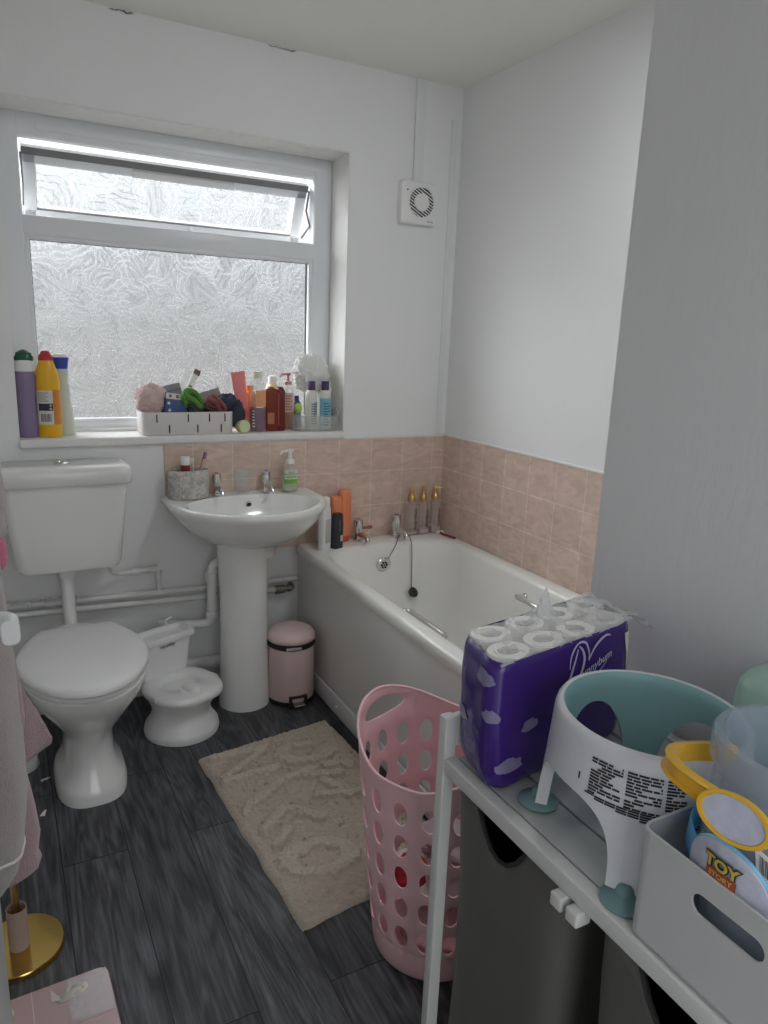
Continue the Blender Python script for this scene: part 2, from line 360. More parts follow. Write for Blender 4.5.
def poly(P, z=0): return [(x, y, z) for x, y in P], [tuple(range(len(P)))]
def prism(P, z0, z1): return loft([[(x, y, z0) for x, y in P], [(x, y, z1) for x, y in P]])
def nz(p, s, k=0): return noise.noise(Vector((p[0]*s+k*7.3, p[1]*s-k*3.1, p[2]*s+k*1.7)))
def ribbon(pts, wd, sub=8):
    P = smooth_path([(a, b, 0) for a, b in pts], sub); V = []; F = []
    for i, p in enumerate(P):
        t = (P[min(i+1, len(P)-1)]-P[max(i-1, 0)]).normalized(); k = Vector((-t.y, t.x, 0)); f = i/(len(P)-1)
        h = wd*(.35+.65*sin(PI*min(max(f, .06), .94)))/2
        V += [tuple(p+k*h), tuple(p-k*h)]
    for i in range(len(P)-1): F.append((2*i, 2*i+1, 2*i+3, 2*i+2))
    return V, F
def text(s, size, shear=0., bold=0., ax='CENTER'):
    c = bpy.data.curves.new('lettering', 'FONT'); c.body = s; c.size = size; c.shear = shear; c.offset = bold
    c.align_x = ax; c.align_y = 'CENTER'; c.resolution_u = 3
    o = bpy.data.objects.new('lettering', c); C.objects.link(o)
    me = bpy.data.meshes.new_from_object(o.evaluated_get(bpy.context.evaluated_depsgraph_get()))
    g = [tuple(v.co) for v in me.vertices], [tuple(p.vertices) for p in me.polygons]
    bpy.data.objects.remove(o); bpy.data.meshes.remove(me); bpy.data.curves.remove(c)
    return g

# ------------------------------------------------------------------ object helpers
def obj(name, g, m, parent=None, smooth=True, world=None, ang=40):
    me = bpy.data.meshes.new(name)
    V = g[0]
    if world is not None:
        o0 = Vector(world); V = [tuple(Vector(p)-o0) for p in V]
    me.from_pydata([tuple(p) for p in V], [], g[1]); me.validate(); me.update()
    if smooth:
        for p in me.polygons: p.use_smooth = True
        try: me.set_sharp_from_angle(angle=math.radians(ang))
        except Exception: pass
    if m: me.materials.append(m)
    o = bpy.data.objects.new(name, me); C.objects.link(o)
    if parent is not None: o.parent = parent
    return o
class Thing:
    def __init__(s, name, label, cat, loc=(0, 0, 0), rz=0., group=None):
        s.o = bpy.data.objects.new(name, None); C.objects.link(s.o); s.loc = Vector(loc); s.o.location = loc; s.o.rotation_euler = (0, 0, rz)
        s.o.empty_display_size = .05
        s.o['label'] = label; s.o['category'] = cat
        if group: s.o['group'] = group
    def part(s, name, g, m, smooth=True, label=None, world=False, ang=40, parent=None):
        o = obj(name, g, m, parent if parent is not None else s.o, smooth, s.loc if world else None, ang)
        if label: o['label'] = label
        return o
def tag(o, label, cat, group=None, kind=None):
    if label: o['label'] = label
    if cat: o['category'] = cat
    if group: o['group'] = group
    if kind: o['kind'] = kind
    return o
def place(o, loc, rot=(0, 0, 0)): o.location = loc; o.rotation_euler = rot; return o
def struct(name, g, m, smooth=False, label=None):
    o = obj(name, g, m, None, smooth); o['kind'] = 'structure'
    if label: o['label'] = label
    return o

# ------------------------------------------------------------------ the room
XL, XR, XS, YS, YN, ZC = -1.97, 0.0, -.716, -1.70, -3.30, 2.423
WX0, WX1, WZ0, WZ1 = -1.722, -.507, 1.012, 2.115
struct('floor', box(XL-.1, .1, YN-.1, .3, -.1, 0), M_floor, label='dark grey wood-effect plank floor')
struct('ceiling', box(XL-.1, .1, YN-.1, .3, ZC, ZC+.1), M_ceil, label='plain off-white ceiling')
struct('wall_back', merge(box(XL-.1, WX0, 0, .26, 0, ZC), box(WX1, .1, 0, .26, 0, ZC), box(WX0, WX1, 0, .26, 0, WZ0), box(WX0, WX1, 0, .26, WZ1, ZC)), M_wall, label='white wall with the window')
struct('wall_right', box(0, .1, YS, 0, 0, ZC), M_wall, label='white wall beside the bath')
struct('wall_near', box(XS, .1, YN, YS, 0, ZC), M_rough, label='rough white painted wall beside the shelf')
struct('wall_left', box(XL-.1, XL, YN, 0, 0, ZC), M_wall, label='white wall on the left')
struct('wall_front', merge(box(XL, -1.87, YN-.05, YN, 0, ZC), box(-1.03, XS, YN-.05, YN, 0, ZC), box(-1.87, -1.03, YN-.05, YN, 2.03, ZC)), M_wall, label='white wall behind the camera')  # opening added in this unseen wall to let the rear fill light in
struct('trim_1', merge(box(-1.243, -.80, -.008, 0, .795, 1.008), box(-.80, 0, -.008, 0, .56, 1.008)), M_tile_b, label='peach tile splashback on the window wall')
struct('trim_2', box(-.008, 0, YS, -.008, .56, 1.012), M_tile_r, label='peach tile splashback along the bath')
struct('trim_3', rbox(-.226, -.182, -.012, 0, 2.045, ZC, .003), M_trimw, True, label='white cable cover above the fan')
struct('trim_4', rbox(-.05, -.022, -.005, 0, 1.014, 2.3, .002), M_trimw, True, label='painted-over pipe boxing in the corner')
struct('trim_5', merge(rbox(-.012, -.004, YS, -.008, 1.008, 1.017, .002), rbox(-1.243, -.004, -.011, -.001, 1.004, 1.012, .002)), M_chip, True, label='white edge bead along the tiles')
struct('trim_6', merge(box(WX0, WX1, -.004, .16, WZ1-.004, WZ1+.002), box(WX1-.002, WX1+.003, -.003, .16, 1.04, WZ1)), M_chip, label='chipped white paint of the window reveal')
ck = []
for cx_, L_ in ((-1.338, .05), (-1.31, .03), (-.80, .06), (-.75, .04)):
    for k in range(7):
        x = cx_+L_*(k/7-.5); z = ZC-.003-.006*random.random()
        ck.append(xf(box(-.006, .006, -.0008, .0004, -.0008, .0008), (x, -.0006, z), (0, .5*(random.random()-.5), 0)))
struct('trim_7', merge(*ck), mat('crack_grey', (.10, .10, .10), .9, var=.2), label='dark cracks under the ceiling line')  # dark grey flecks forming the cracks
struct('ground_outside', box(-90, 90, 1.0, 160, -2.9, -2.7), mat('outside_paving', (.045, .038, .034), .9, var=.3, vscale=.4), label='ground outside the window')
# window
win = bpy.data.objects.new('window_1', None); C.objects.link(win); win.location = (-1.115, .19, 1.04); win['kind'] = 'structure'; win['label'] = 'white plastic window of obscure glass with open top light'
W0 = win.location
FY0, FY1 = .165, .217
def wbar(x0, x1, z0, z1, y0=FY0, y1=FY1, b=.006): return rbox(x0, x1, y0, y1, z0, z1, b)
fr = merge(wbar(WX0-.003, -1.655, 1.03, 2.119), wbar(-.585, WX1+.003, 1.03, 2.119), wbar(-1.66, -.58, 2.04, 2.119), wbar(-1.66, -.58, 1.725, 1.79), wbar(-1.66, -.58, 1.03, 1.075),
           wbar(-1.66, -1.64, 1.06, 1.73, FY0+.006, FY1-.012, .004), wbar(-.60, -.58, 1.06, 1.73, FY0+.006, FY1-.012, .004), wbar(-1.65, -.59, 1.712, 1.73, FY0+.006, FY1-.012, .004), wbar(-1.65, -.59, 1.07, 1.088, FY0+.006, FY1-.012, .004),
           wbar(-1.60, -.55, 2.062, 2.084, FY0-.004, FY0+.01, .003), wbar(-.582, -.525, 1.80, 2.08, FY0-.002, FY0+.004, .002))
obj('frame', fr, M_pvc, win, world=W0)
obj('pane', box(-1.65, -.59, .204, .208, 1.07, 1.728), M_frost, win, False, world=W0)['label'] = 'leaf-pattern obscure glass'
obj('gasket', merge(box(-1.641, -1.637, .196, .203, 1.086, 1.714), box(-.6045, -.5995, .196, .203, 1.086, 1.714), box(-1.64, -.60, .196, .203, 1.7105, 1.714)), mat('grey_gasket', (.12, .12, .12), .6, var=.1), win, False, W0)
sash = bpy.data.objects.new('top_sash', None); C.objects.link(sash); sash.parent = win
sash.location = Vector((-1.12, .205, 2.004)) - W0; sash.rotation_euler = (math.radians(27), 0, 0)
hw = .525
sg = merge(rbox(-hw, hw, 0, .05, -.045, 0, .005), rbox(-hw, hw, 0, .05, -.24, -.198, .005), rbox(-hw, -hw+.045, 0, .05, -.24, 0, .005), rbox(hw-.045, hw, 0, .05, -.24, 0, .005))
obj('sash_frame', sg, M_pvc, sash)
obj('pane', box(-hw+.035, hw-.035, .042, .046, -.21, -.035), M_frost, sash, False)
obj('sash_seal_shade', merge(box(-hw, hw, -.004, .03, -.014, .010), box(-hw+.043, hw-.043, -.002, .004, -.2, -.194)), mat('seal_shade_grey', (.22, .22, .22), .6, var=.1), sash)  # shade painted: seal widened to a dark strip along the sash top
obj('latch', merge(rbox(-.16, .22, -.008, 0, -.045, -.02, .003), rbox(.06, .075, -.02, 0, -.245, -.2, .003)), M_plast, sash)
obj('stay', merge(tube([(-.592, .20, 1.995), (-.598, .215, 1.92), (-.588, .20, 1.86), (-.60, .26, 1.82)], .004, 6), tube([(-1.648, .20, 1.995), (-1.645, .24, 1.9), (-1.648, .26, 1.83)], .004, 6)), mat('stay_steel', (.3, .3, .3), .4, 1., var=.1), win, world=W0)
obj('sill', merge(rbox(WX0-.004, WX1+.004, -.018, .17, 1.008, 1.04, .008), rbox(-1.72, -.51, .15, .168, 1.03, 1.052, .004)), M_chip, win, world=W0)
# open door on the left
door = bpy.data.objects.new('door_1', None); C.objects.link(door); door.location = (-1.857, -2.03, 0); door['kind'] = 'structure'; door['label'] = 'edge of an open white door'
obj('leaf', rbox(-.0185, .0185, -.38, .38, .008, 1.98, .003), mat('door_paint', (.66, .68, .69), .4, var=.03), door)
hp = merge(sweep(corner_path([(.018, .31, 1.03), (.066, .31, 1.03), (.066, .272, 1.03)], .02), [(a, b) for a, b, _ in rrect(0, 0, .011, .017, .009)]), xf(lathe([(.026, 0), (.026, .006), (.02, .009)], 24), (.0185, .31, 1.03), (0, PI/2, 0)))
obj('handle', hp, M_plast, door)['label'] = 'white lever handle'

# ------------------------------------------------------------------ bath
bt = Thing('bathtub', 'white bathtub with flat panel along the tiled right wall', 'bathtub', (-.36, -.85, 0))
BO = (-.715, -.009, -1.695, -.009)
def brr(x0, x1, y0, y1, r, z, rs=None): return rrect((x0+x1)/2, (y0+y1)/2, (x1-x0)/2, (y1-y0)/2, r, z, 8)
rings = [brr(-.705, -.02, -1.685, -.02, .012, .525), brr(-.717, -.009, -1.695, -.009, .015, .53), brr(-.72, -.009, -1.697, -.009, .018, .545), brr(-.718, -.009, -1.696, -.009, .018, .560), brr(-.709, -.012, -1.69, -.012, .018, .569),
         brr(-.70, -.02, -1.68, -.02, .02, .571), brr(-.672, -.06, -1.64, -.125, .13, .571), brr(-.664, -.068, -1.632, -.134, .14, .567), brr(-.655, -.078, -1.62, -.146, .15, .55),
         brr(-.640, -.095, -1.57, -.165, .16, .45), brr(-.62, -.12, -1.47, -.19, .16, .32), brr(-.59, -.15, -1.38, -.215, .15, .215), brr(-.55, -.19, -1.32, -.25, .12, .185), brr(-.45, -.29, -1.0, -.4, .07, .178)]
bt.part('tub', loft(rings, False, True), M_acr, world=True, ang=50)
bt.part('side_panel', rbox(-.705, -.695, -1.69, -.003, .0, .53, .002), M_panel, world=True)
bt.part('skirting', merge(rbox(-.716, -.705, -1.69, -.003, .0, .075, .003), tube([(-.714, -1.69, .077), (-.714, -.003, .077)], .006, 8), xf(ball(.006), (-.719, -.46, .04))), M_trimw, world=True)
bt.part('end_support', box(-.69, -.02, -1.69, -1.67, 0, .5), M_panel, world=True, smooth=False)
def pillar_tap(t, x, y, z, s, colour, name='tap', dirn=(0, -1)):
    body = lathe([(.024, 0), (.024, .006), (.017, .012), (.015, .03), (.016, .05), (.019, .056), (.021, .06), (.0225, .085), (.021, .098), (.015, .102), (.0, .103)], 24)
    sp = sweep(corner_path([(0, 0, .028), (0, -.055, .04), (0, -.088, .034), (0, -.098, .016)], .02), [(a*1.15, b*.85) for a, b in circ(.012, 14)], up=(1, 0, 0))
    o = t.part(name, xf(merge(body, sp), (x, y, z), (0, 0, 0), (s, s, s)), M_chrome, world=True)
    d = t.part('tap_indicator', xf(lathe([(.008, 0), (.008, .0015)], 16), (x, y, z+.1032*s), (0, 0, 0), (s, s, s)), colour, world=True, parent=None)
    d.parent = o
    return o
M_hot = mat('red_dot', (.5, .04, .03), .4, var=.05); M_cold = mat('blue_dot', (.04, .1, .5), .4, var=.05)
pillar_tap(bt, -.452, -.062, .571, .95, M_hot); pillar_tap(bt, -.268, -.062, .571, 1.0, M_cold)
bt.part('tap_lever', merge(sweep([(-.437, -.075, .63), (-.42, -.08, .632), (-.405, -.085, .634), (-.398, -.087, .634)], circ(.006, 8), scale=lambda f: 1 if f < .4 else (1.5 if f < .8 else .8))), mat('worn_copper_red', (.35, .11, .07), .4, .6, var=.15), world=True, label='reddish lever of the hot tap')
ov = merge(xf(lathe([(.034, 0), (.034, .004), (.028, .008), (.018, .006)], 32), (0, 0, 0)))
oo = bt.part('overflow', ov, M_chrome); oo.location = Vector((-.378, -.165, .487)) - bt.loc; oo.rotation_euler = (math.radians(97), 0, 0)
oh = []
for k in range(6): oh.append(xf(lathe([(.005, .0), (.005, .0012)], 10), (.012*cos(k*PI/3), .012*sin(k*PI/3), .0085)))
oh.append(xf(lathe([(.004, 0), (.004, .0012)], 10), (0, 0, .0085)))
ho = obj('overflow_holes', merge(*oh), M_dark, oo)
xf_d = obj('overflow_face', lathe([(.019, .0055), (.019, .0084)], 24), M_chrome, oo)
def chain(pts, r=.003, step=.008):
    P = smooth_path(pts, 12); L = [0]
    for i in range(1, len(P)): L.append(L[-1]+(P[i]-P[i-1]).length)
    out = []; d = 0
    while d < L[-1]:
        i = max(k for k in range(len(L)) if L[k] <= d); i = min(i, len(P)-2); f = (d-L[i])/max(L[i+1]-L[i], 1e-6)
        out.append(xf(ball(r, 6, 4), P[i].lerp(P[i+1], f))); d += step
    out.append(tube(P, r*.55, 5)); return merge(*out)
bt.part('plug_chain', merge(chain([(-.262, -.085, .60), (-.240, -.11, .597), (-.238, -.145, .580), (-.241, -.165, .54), (-.247, -.182, .45), (-.252, -.195, .372)]), chain([(-.36, -.17, .508), (-.32, -.155, .555), (-.295, -.13, .575), (-.272, -.095, .585)])), mat('dull_chrome_chain', (.25, .25, .25), .35, 1., var=.1), world=True)
pg = bt.part('plug', lathe([(.0, 0), (.016, 0), (.02, .004), (.022, .014), (.023, .016), (.018, .02), (.006, .021), (.004, .026), (.0, .026)], 20), M_black, label='black rubber plug')
pg.location = Vector((-.254, -.203, .352)) - bt.loc; pg.rotation_euler = (.9, .3, 0)
def grab(p0, p1, out):
    a, b, o_ = Vector(p0), Vector(p1), Vector(out)
    return merge(tube(corner_path([a, a+o_, b+o_, b], .025), .0095, 12), xf(ball(.015), a), xf(ball(.015), b))
bt.part('grab_handle', grab((-.644, -.70, .495), (-.644, -.96, .495), (.078, 0, .005)), M_chrome, world=True)
bt.part('grab_handle', grab((-.085, -.75, .50), (-.085, -.96, .50), (-.05, 0, .01)), M_chrome, world=True)
bt.part('waste', xf(lathe([(.035, 0), (.035, .003), (.02, .001)], 24), (-.37, -.34, .187)), M_chrome, world=True)

# ------------------------------------------------------------------ basin
bx, by = -.962, -.19
def dout(s, z, hw=.297, y0=-.009, yk=-.12, yf=-.437, n=40, cyy=by):
    P = [(hw, y0), (hw, y0-.02)]
    for i in range(n+1):
        a = PI*i/n; P.append((hw*cos(a), yk-(yk-yf)*sin(a)**.92 if sin(a) > 0 else yk))
    P += [(-hw, y0-.02), (-hw, y0)]
    for i in range(1, 10): P.append((-hw+2*hw*i/10, y0))
    return [(bx+x*s, cyy+(y-cyy)*s, z) for x, y in P]
ba = Thing('washbasin', 'white pedestal washbasin under the window against peach tiles', 'washbasin', (-1.0, -.2, 0))
n_out = len(dout(1, 0))
def dinn(hwi, yb, yf, z):
    P = []
    O = dout(1, 0); c = Vector((bx, (yb+yf)/2))
    for x, y, _ in O:
        d = Vector((x, y))-c; a = math.atan2(d.y/((yb-yf)/2), d.x/hwi)
        ca, sa = cos(a), sin(a); q = (abs(ca)**2.4+abs(sa)**2.4)**(-1/2.4)
        P.append((c.x+hwi*ca*q, c.y+(yb-yf)/2*sa*q, z))
    return P
rings = [dout(.30, .60), dout(.345, .645), dout(.44, .655), dout(.62, .675), dout(.80, .71), dout(.92, .75), dout(.975, .778), dout(1.0, .787), dout(1.006, .797), dout(1.0, .807), dout(.985, .812), dout(.93, .812),
         dinn(.248, -.068, -.398, .808), dinn(.242, -.074, -.392, .795), dinn(.22, -.09, -.365, .755), dinn(.175, -.115, -.325, .71), dinn(.10, -.16, -.28, .68), dinn(.02, -.21, -.24, .674)]
# keep the back edge on the wall for the deck rings
ba.part('bowl', loft(rings), M_cer, world=True, ang=55)
def pr(z, rx, rf, rb): return [(-1.0+rx*cos(2*PI*i/40), -.194+(rf if sin(2*PI*i/40) < 0 else rb)*sin(2*PI*i/40), z) for i in range(40)]
ba.part('pedestal', loft([pr(0, .10, .10, .08), pr(.02, .10, .10, .08), pr(.05, .0985, .098, .08), pr(.25, .092, .09, .075), pr(.45, .091, .088, .075), pr(.60, .096, .092, .08), pr(.67, .10, .098, .085)]), M_cer, world=True)
pillar_tap(ba, -1.058, -.047, .812, .82, M_hot); pillar_tap(ba, -.860, -.047, .812, .82, M_cold)
oo = ba.part('overflow', lathe([(.014, 0), (.014, .003), (.009, .004), (.0085, .001)], 20), M_chrome); oo.location = Vector((-.945, -.089, .776)) - ba.loc; oo.rotation_euler = (math.radians(112), 0, 0)
h = obj('overflow_hole', lathe([(.0085, .0005), (.0085, .0015)], 16), M_dark, oo)
ba.part('plug_chain', merge(chain([(-.86, -.075, .80), (-.875, -.086, .785), (-.89, -.092, .775), (-.885, -.088, .785), (-.878, -.086, .79)], .002, .006), chain([(-.838, -.07, .83), (-.84, -.082, .79), (-.845, -.105, .74), (-.86, -.14, .71)], .0018, .006)), M_chrome, world=True)

# ------------------------------------------------------------------ toilet
tx = -1.605
to = Thing('toilet', 'white toilet with closed lid and raised cistern', 'toilet', (tx, -.5, 0))
def ov2(z, a, yf, yb, p=2.0, n=40, cx=tx):
    c = (yf+yb)/2; b = (yb-yf)/2; P = []
    for i in range(n):
        t = 2*PI*i/n; ca, sa = cos(t), sin(t); q = (abs(ca)**p+abs(sa)**p)**(-1/p)
        P.append((cx+a*ca*q, c+b*sa*q, z))
    return P
pan = loft([ov2(0, .107, -.655, -.30, 2.8), ov2(.03, .107, -.655, -.30, 2.8), ov2(.05, .10, -.648, -.30, 2.6), ov2(.075, .082, -.628, -.31, 2.6), ov2(.12, .074, -.615, -.32, 2.6), ov2(.18, .073, -.615, -.32, 2.4), ov2(.215, .082, -.63, -.31, 2.3),
            ov2(.255, .108, -.665, -.29, 2.2), ov2(.30, .137, -.705, -.28, 2.1), ov2(.345, .163, -.742, -.27, 2.1), ov2(.375, .174, -.757, -.265, 2.1), ov2(.395, .177, -.762, -.26, 2.1), ov2(.4, .172, -.757, -.265, 2.1), ov2(.4, .13, -.71, -.33, 2.1), ov2(.36, .12, -.70, -.34), ov2(.25, .07, -.62, -.42), ov2(.2, .02, -.55, -.5)])
to.part('pan', merge(pan, xf(loft([rrect(0, 0, .055, .075, .03, 0), rrect(0, 0, .055, .075, .03, .12)]), (tx, -.27, .30), (0, 0, 0)), tube([(tx, -.30, .12), (tx-.02, -.18, .13), (tx-.06, -.03, .14)], .05, 20, 5)), M_cer, world=True, ang=50)
def lidout(s, z, a=.19, b=.283, yc=-.498, cut=-.272, n=60):
    P = []
    for i in range(n):
        t = 2*PI*i/n; x = a*cos(t); y = yc+b*sin(t)
        if y > yc:
            f = min(1, (y-yc)/(cut-yc)) if abs(sin(t)) < .8 else 1
            y = yc+(cut-yc)*min(1, sin(t)/.8); q = (y-yc)/(cut-yc)
            x = (a-(a-.112)*q**1.7)*(1 if cos(t) >= 0 else -1) if q < 1 else .112*cos(t)/.6
        P.append((tx+x*s, yc+(y-yc)*s, z))
    return P
sring = [lidout(.95, .402, .182, .27), lidout(1, .406, .182, .27), lidout(1, .416, .182, .27), lidout(.97, .421, .182, .27)]
to.part('seat', loft(sring), M_plast, world=True)
to.part('lid', loft([lidout(.97, .423), lidout(1, .427), lidout(1.0, .436), lidout(.985, .443), lidout(.93, .448), lidout(.75, .451), lidout(.4, .4525), lidout(.05, .453)]), M_plast, world=True, ang=60)
for s in (-1, 1): to.part('hinge', merge(rbox(tx+s*.075-.016, tx+s*.075+.016, -.29, -.262, .402, .44, .006)), M_plast, world=True)
def cr(z, hx, y0, r=.03): return rrect(tx+.005, (y0-.02)/2, hx, (-.02-y0)/2, r, z, 6)
to.part('cistern', loft([cr(.598, .14, -.155, .03), cr(.603, .158, -.168, .035), cr(.62, .168, -.176, .035), cr(.75, .182, -.183), cr(.86, .193, -.188), cr(.915, .198, -.19)]), M_cer, world=True)
to.part('cistern_lid', loft([cr(.905, .207, -.198, .03), cr(.91, .211, -.203, .03), cr(.945, .213, -.205, .03), cr(.958, .211, -.202, .03), cr(.966, .204, -.195, .03), cr(.969, .19, -.18, .03)]), M_cer, world=True, ang=60)
to.part('flush_button', xf(lathe([(.026, 0), (.026, .004), (.021, .006), (.02, .003), (.0, .0045)], 28), (tx+.002, -.10, .968)), M_chrome, world=True)
to.part('flush_pipe', merge(tube(corner_path([(tx-.005, -.10, .60), (tx-.005, -.10, .42), (tx-.002, -.19, .355), (tx, -.25, .35)], .06), .021, 18), xf(lathe([(.028, 0), (.03, .004), (.03, .026), (.026, .03)], 24), (tx-.005, -.10, .565))), M_plast, world=True)
to.part('rubber_cone', xf(lathe([(.034, 0), (.034, .006), (.02, .008)], 24), (tx-.005, -.10, .595)), M_black, world=True)
to.part('inlet_nut', xf(lathe([(.012, 0), (.012, .02)], 8), (-1.462, -.085, .585)), M_black, world=True)
for s in (-1, 1): to.part('floor_screw', xf(ball(.006), (tx+s*.09, -.52, .036)), M_dark, world=True)

# ------------------------------------------------------------------ pipes on the wall
pp = Thing('water_pipe', 'upper of two white painted water pipes along the wall, branching up to the cistern', 'pipe', (-1.3, -.03, .43))
pp.part('run', tube([(XL+.0, -.03, .455), (-1.6, -.03, .445), (-.72, -.03, .424)], .011, 12), M_pipe, world=True)
pp.part('branch', merge(tube(corner_path([(-1.284, -.03, .435), (-1.284, -.03, .535), (-1.435, -.045, .535), (-1.462, -.085, .56), (-1.462, -.085, .60)], .018), .009, 12), *[xf(lathe([(.0135, -.014), (.0135, .014)], 12), p, r) for p, r in (((-1.30, -.03, .534), (0, PI/2, 0)), ((-1.37, -.04, .535), (0, PI/2, 0)), ((-1.284, -.03, .51), (0, 0, 0)), ((-1.284, -.03, .437), (0, PI/2, 0)), ((-1.40, -.03, .442), (0, PI/2, 0)))]), M_pipe, world=True)
pk = []
for i in range(120):
    x = -1.93+random.random()*.36; a = random.random()*2*PI
    pk.append(xf(box(-.006, .006, -.003, .003, -.0015, .0015), (x, -.03+.012*cos(a), .452+.012*sin(a)), (random.random()*3, random.random()*3, random.random()*3)))
pp.part('flaking_paint', merge(*pk), M_chip, world=True, smooth=False)['kind'] = 'stuff'
p2 = Thing('water_pipe', 'lower of two painted wall pipes, ending in an elbow by the bath', 'pipe', (-1.3, -.03, .4))
p2.part('run', tube([(XL, -.03, .422), (-1.6, -.03, .412), (-.78, -.03, .385)], .012, 12), M_pipe, world=True)
p2.part('elbow', merge(xf(lathe([(.018, -.02), (.018, .02)], 14), (-.795, -.03, .385), (0, PI/2, 0)), tube(corner_path([(-.79, -.03, .385), (-.74, -.03, .385), (-.738, -.015, .39), (-.738, -.0, .39)], .01), .012, 10), xf(lathe([(.016, -.008), (.016, .008)], 8), (-.752, -.03, .385), (0, PI/2, 0))), mat('tarnished_fitting', (.22, .20, .17), .5, .5, var=.2, vscale=40), world=True, label='grey metal elbow fitting')
wp = Thing('waste_pipe', 'thick white plastic waste pipe dropping beside the basin pedestal', 'pipe', (-1.12, -.09, .3))
wp.part('trap', tube(corner_path([(-1.0, -.10, .56), (-1.095, -.10, .555), (-1.10, -.10, .31), (-1.22, -.06, .30), (-1.28, -.0, .30)], .035), .018, 16), M_plast, world=True)
for g in (xf(lathe([(.023, -.015), (.024, .015)], 18), (-1.098, -.10, .50)), xf(lathe([(.023, -.012), (.023, .012)], 18), (-1.19, -.072, .30), (0, PI/2, 0)), xf(lathe([(.024, -.012), (.024, .012)], 18), (-1.099, -.10, .35))): wp.part('coupling', g, M_plast, world=True)
lp = Thing('soil_pipe', 'low boxed white pipe running along the wall near the floor', 'pipe', (-1.1, -.03, .1))
lp.part('run', tube([(-1.52, -.033, .122), (-.71, -.033, .105)], .026, 14), M_pipe, world=True)
for x in (-1.35, -.86): lp.part('bracket', rbox(x-.01, x+.01, -.06, 0, .07, .15, .004), M_pipe, world=True)

# ------------------------------------------------------------------ extractor fan
fa = Thing('extractor_fan', 'small square white extractor fan high on the wall', 'fan', (-.204, 0, 1.962))
fz = lambda g: mapv(g, lambda x, y, z: (x, -z, y))
fa.part('housing', fz(loft([rrect(0, 0, .086, .083, .012, 0), rrect(0, 0, .086, .083, .012, .022), rrect(0, 0, .082, .079, .012, .03), rrect(0, 0, .076, .073, .01, .032)])), M_plast)
cxf = .008
fa.part('vent_ring', fz(xf(merge(loft([[(r*cos(2*PI*i/40), r*sin(2*PI*i/40), z) for i in range(40)] for r, z in ((.056, .0325), (.056, .033), (.033, .033), (.033, .0325))], False, False)), (cxf, .003, 0))), M_dark)
sl = []
for k in range(-5, 6):
    d = k*.0108+.003; a = math.radians(-28)
    segs = []
    if abs(d) < .0565:
        L = math.sqrt(.0575**2-d*d); l = math.sqrt(max(.0325**2-d*d, 0))
        segs = [(-L, -l), (l, L)] if l > 0 else [(-L, L)]
    for s0, s1 in segs:
        sl.append(xf(box(s0, s1, d-.0022, d+.0022, .031, .0345), (cxf, .003, 0), (0, 0, a)))
fa.part('louvre', fz(merge(*sl)), M_plast, smooth=False)
fa.part('centre_disc', fz(xf(lathe([(.034, .031), (.034, .037), (.031, .0385), (.0, .039)], 32), (cxf, .003, 0))), M_plast)
fa.part('ring_rim', fz(xf(lathe([(.060, .031), (.060, .035), (.057, .036), (.056, .031)], 40, False, False), (cxf, .003, 0))), M_plast)
fa.part('indicator', fz(xf(lathe([(.0035, .031), (.003, .0335)], 12), (-.058, .045, 0))), M_dark)
fa.part('lettering', fz(xf(text('Venta', .012), (.052, -.067, .0325))), M_print, smooth=False)

# ------------------------------------------------------------------ pedal bin
bi = Thing('pedal_bin', 'small dusky pink pedal bin between basin pedestal and bath', 'bin', (-.821, -.237, 0))
R = .093
bi.part('body', lathe([(R-.002, .016), (R, .02), (R, .235), (R-.003, .238)], 48, False, True), M_pinkm)
bi.part('base', lathe([(R-.004, 0), (R+.001, .004), (R+.002, .018), (R-.002, .021)], 48), M_black)
bi.part('rim_band', lathe([(R-.004, .234), (R+.001, .236), (R+.003, .242), (R-.004, .262)], 48), M_black)
bi.part('lid', mapv(lathe([(R-.001, .0), (R+.003, .003), (R+.002, .018), (R-.008, .033), (R-.03, .044), (R-.06, .049), (.001, .05)], 48), lambda x, y, z: (x, y, z+.258+.03*0)), M_pinkm, ang=60)
bi.part('bin_liner', merge(xf(rbox(-.03, .03, -.004, .002, .241, .252, .002), (-.02, -R-.001, 0), (0, 0, -.1))), M_film)
pd = bi.part('pedal', merge(rbox(-.022, .022, -R-.03, -R+.006, .012, .020, .003)), mat('pedal_steel', (.45, .43, .40), .3, 1., var=.05))
bi.part('pedal_opening', merge(rbox(-.036, .036, -R-.008, -R+.02, .0, .012, .003), rbox(-.036, -.026, -R-.008, -R+.02, .0, .045, .003), rbox(.026, .036, -R-.008, -R+.02, .0, .045, .003), rbox(-.036, .036, -R-.008, -R+.02, .038, .047, .003)), M_black)
bi.o.rotation_euler = (0, 0, math.radians(-2))

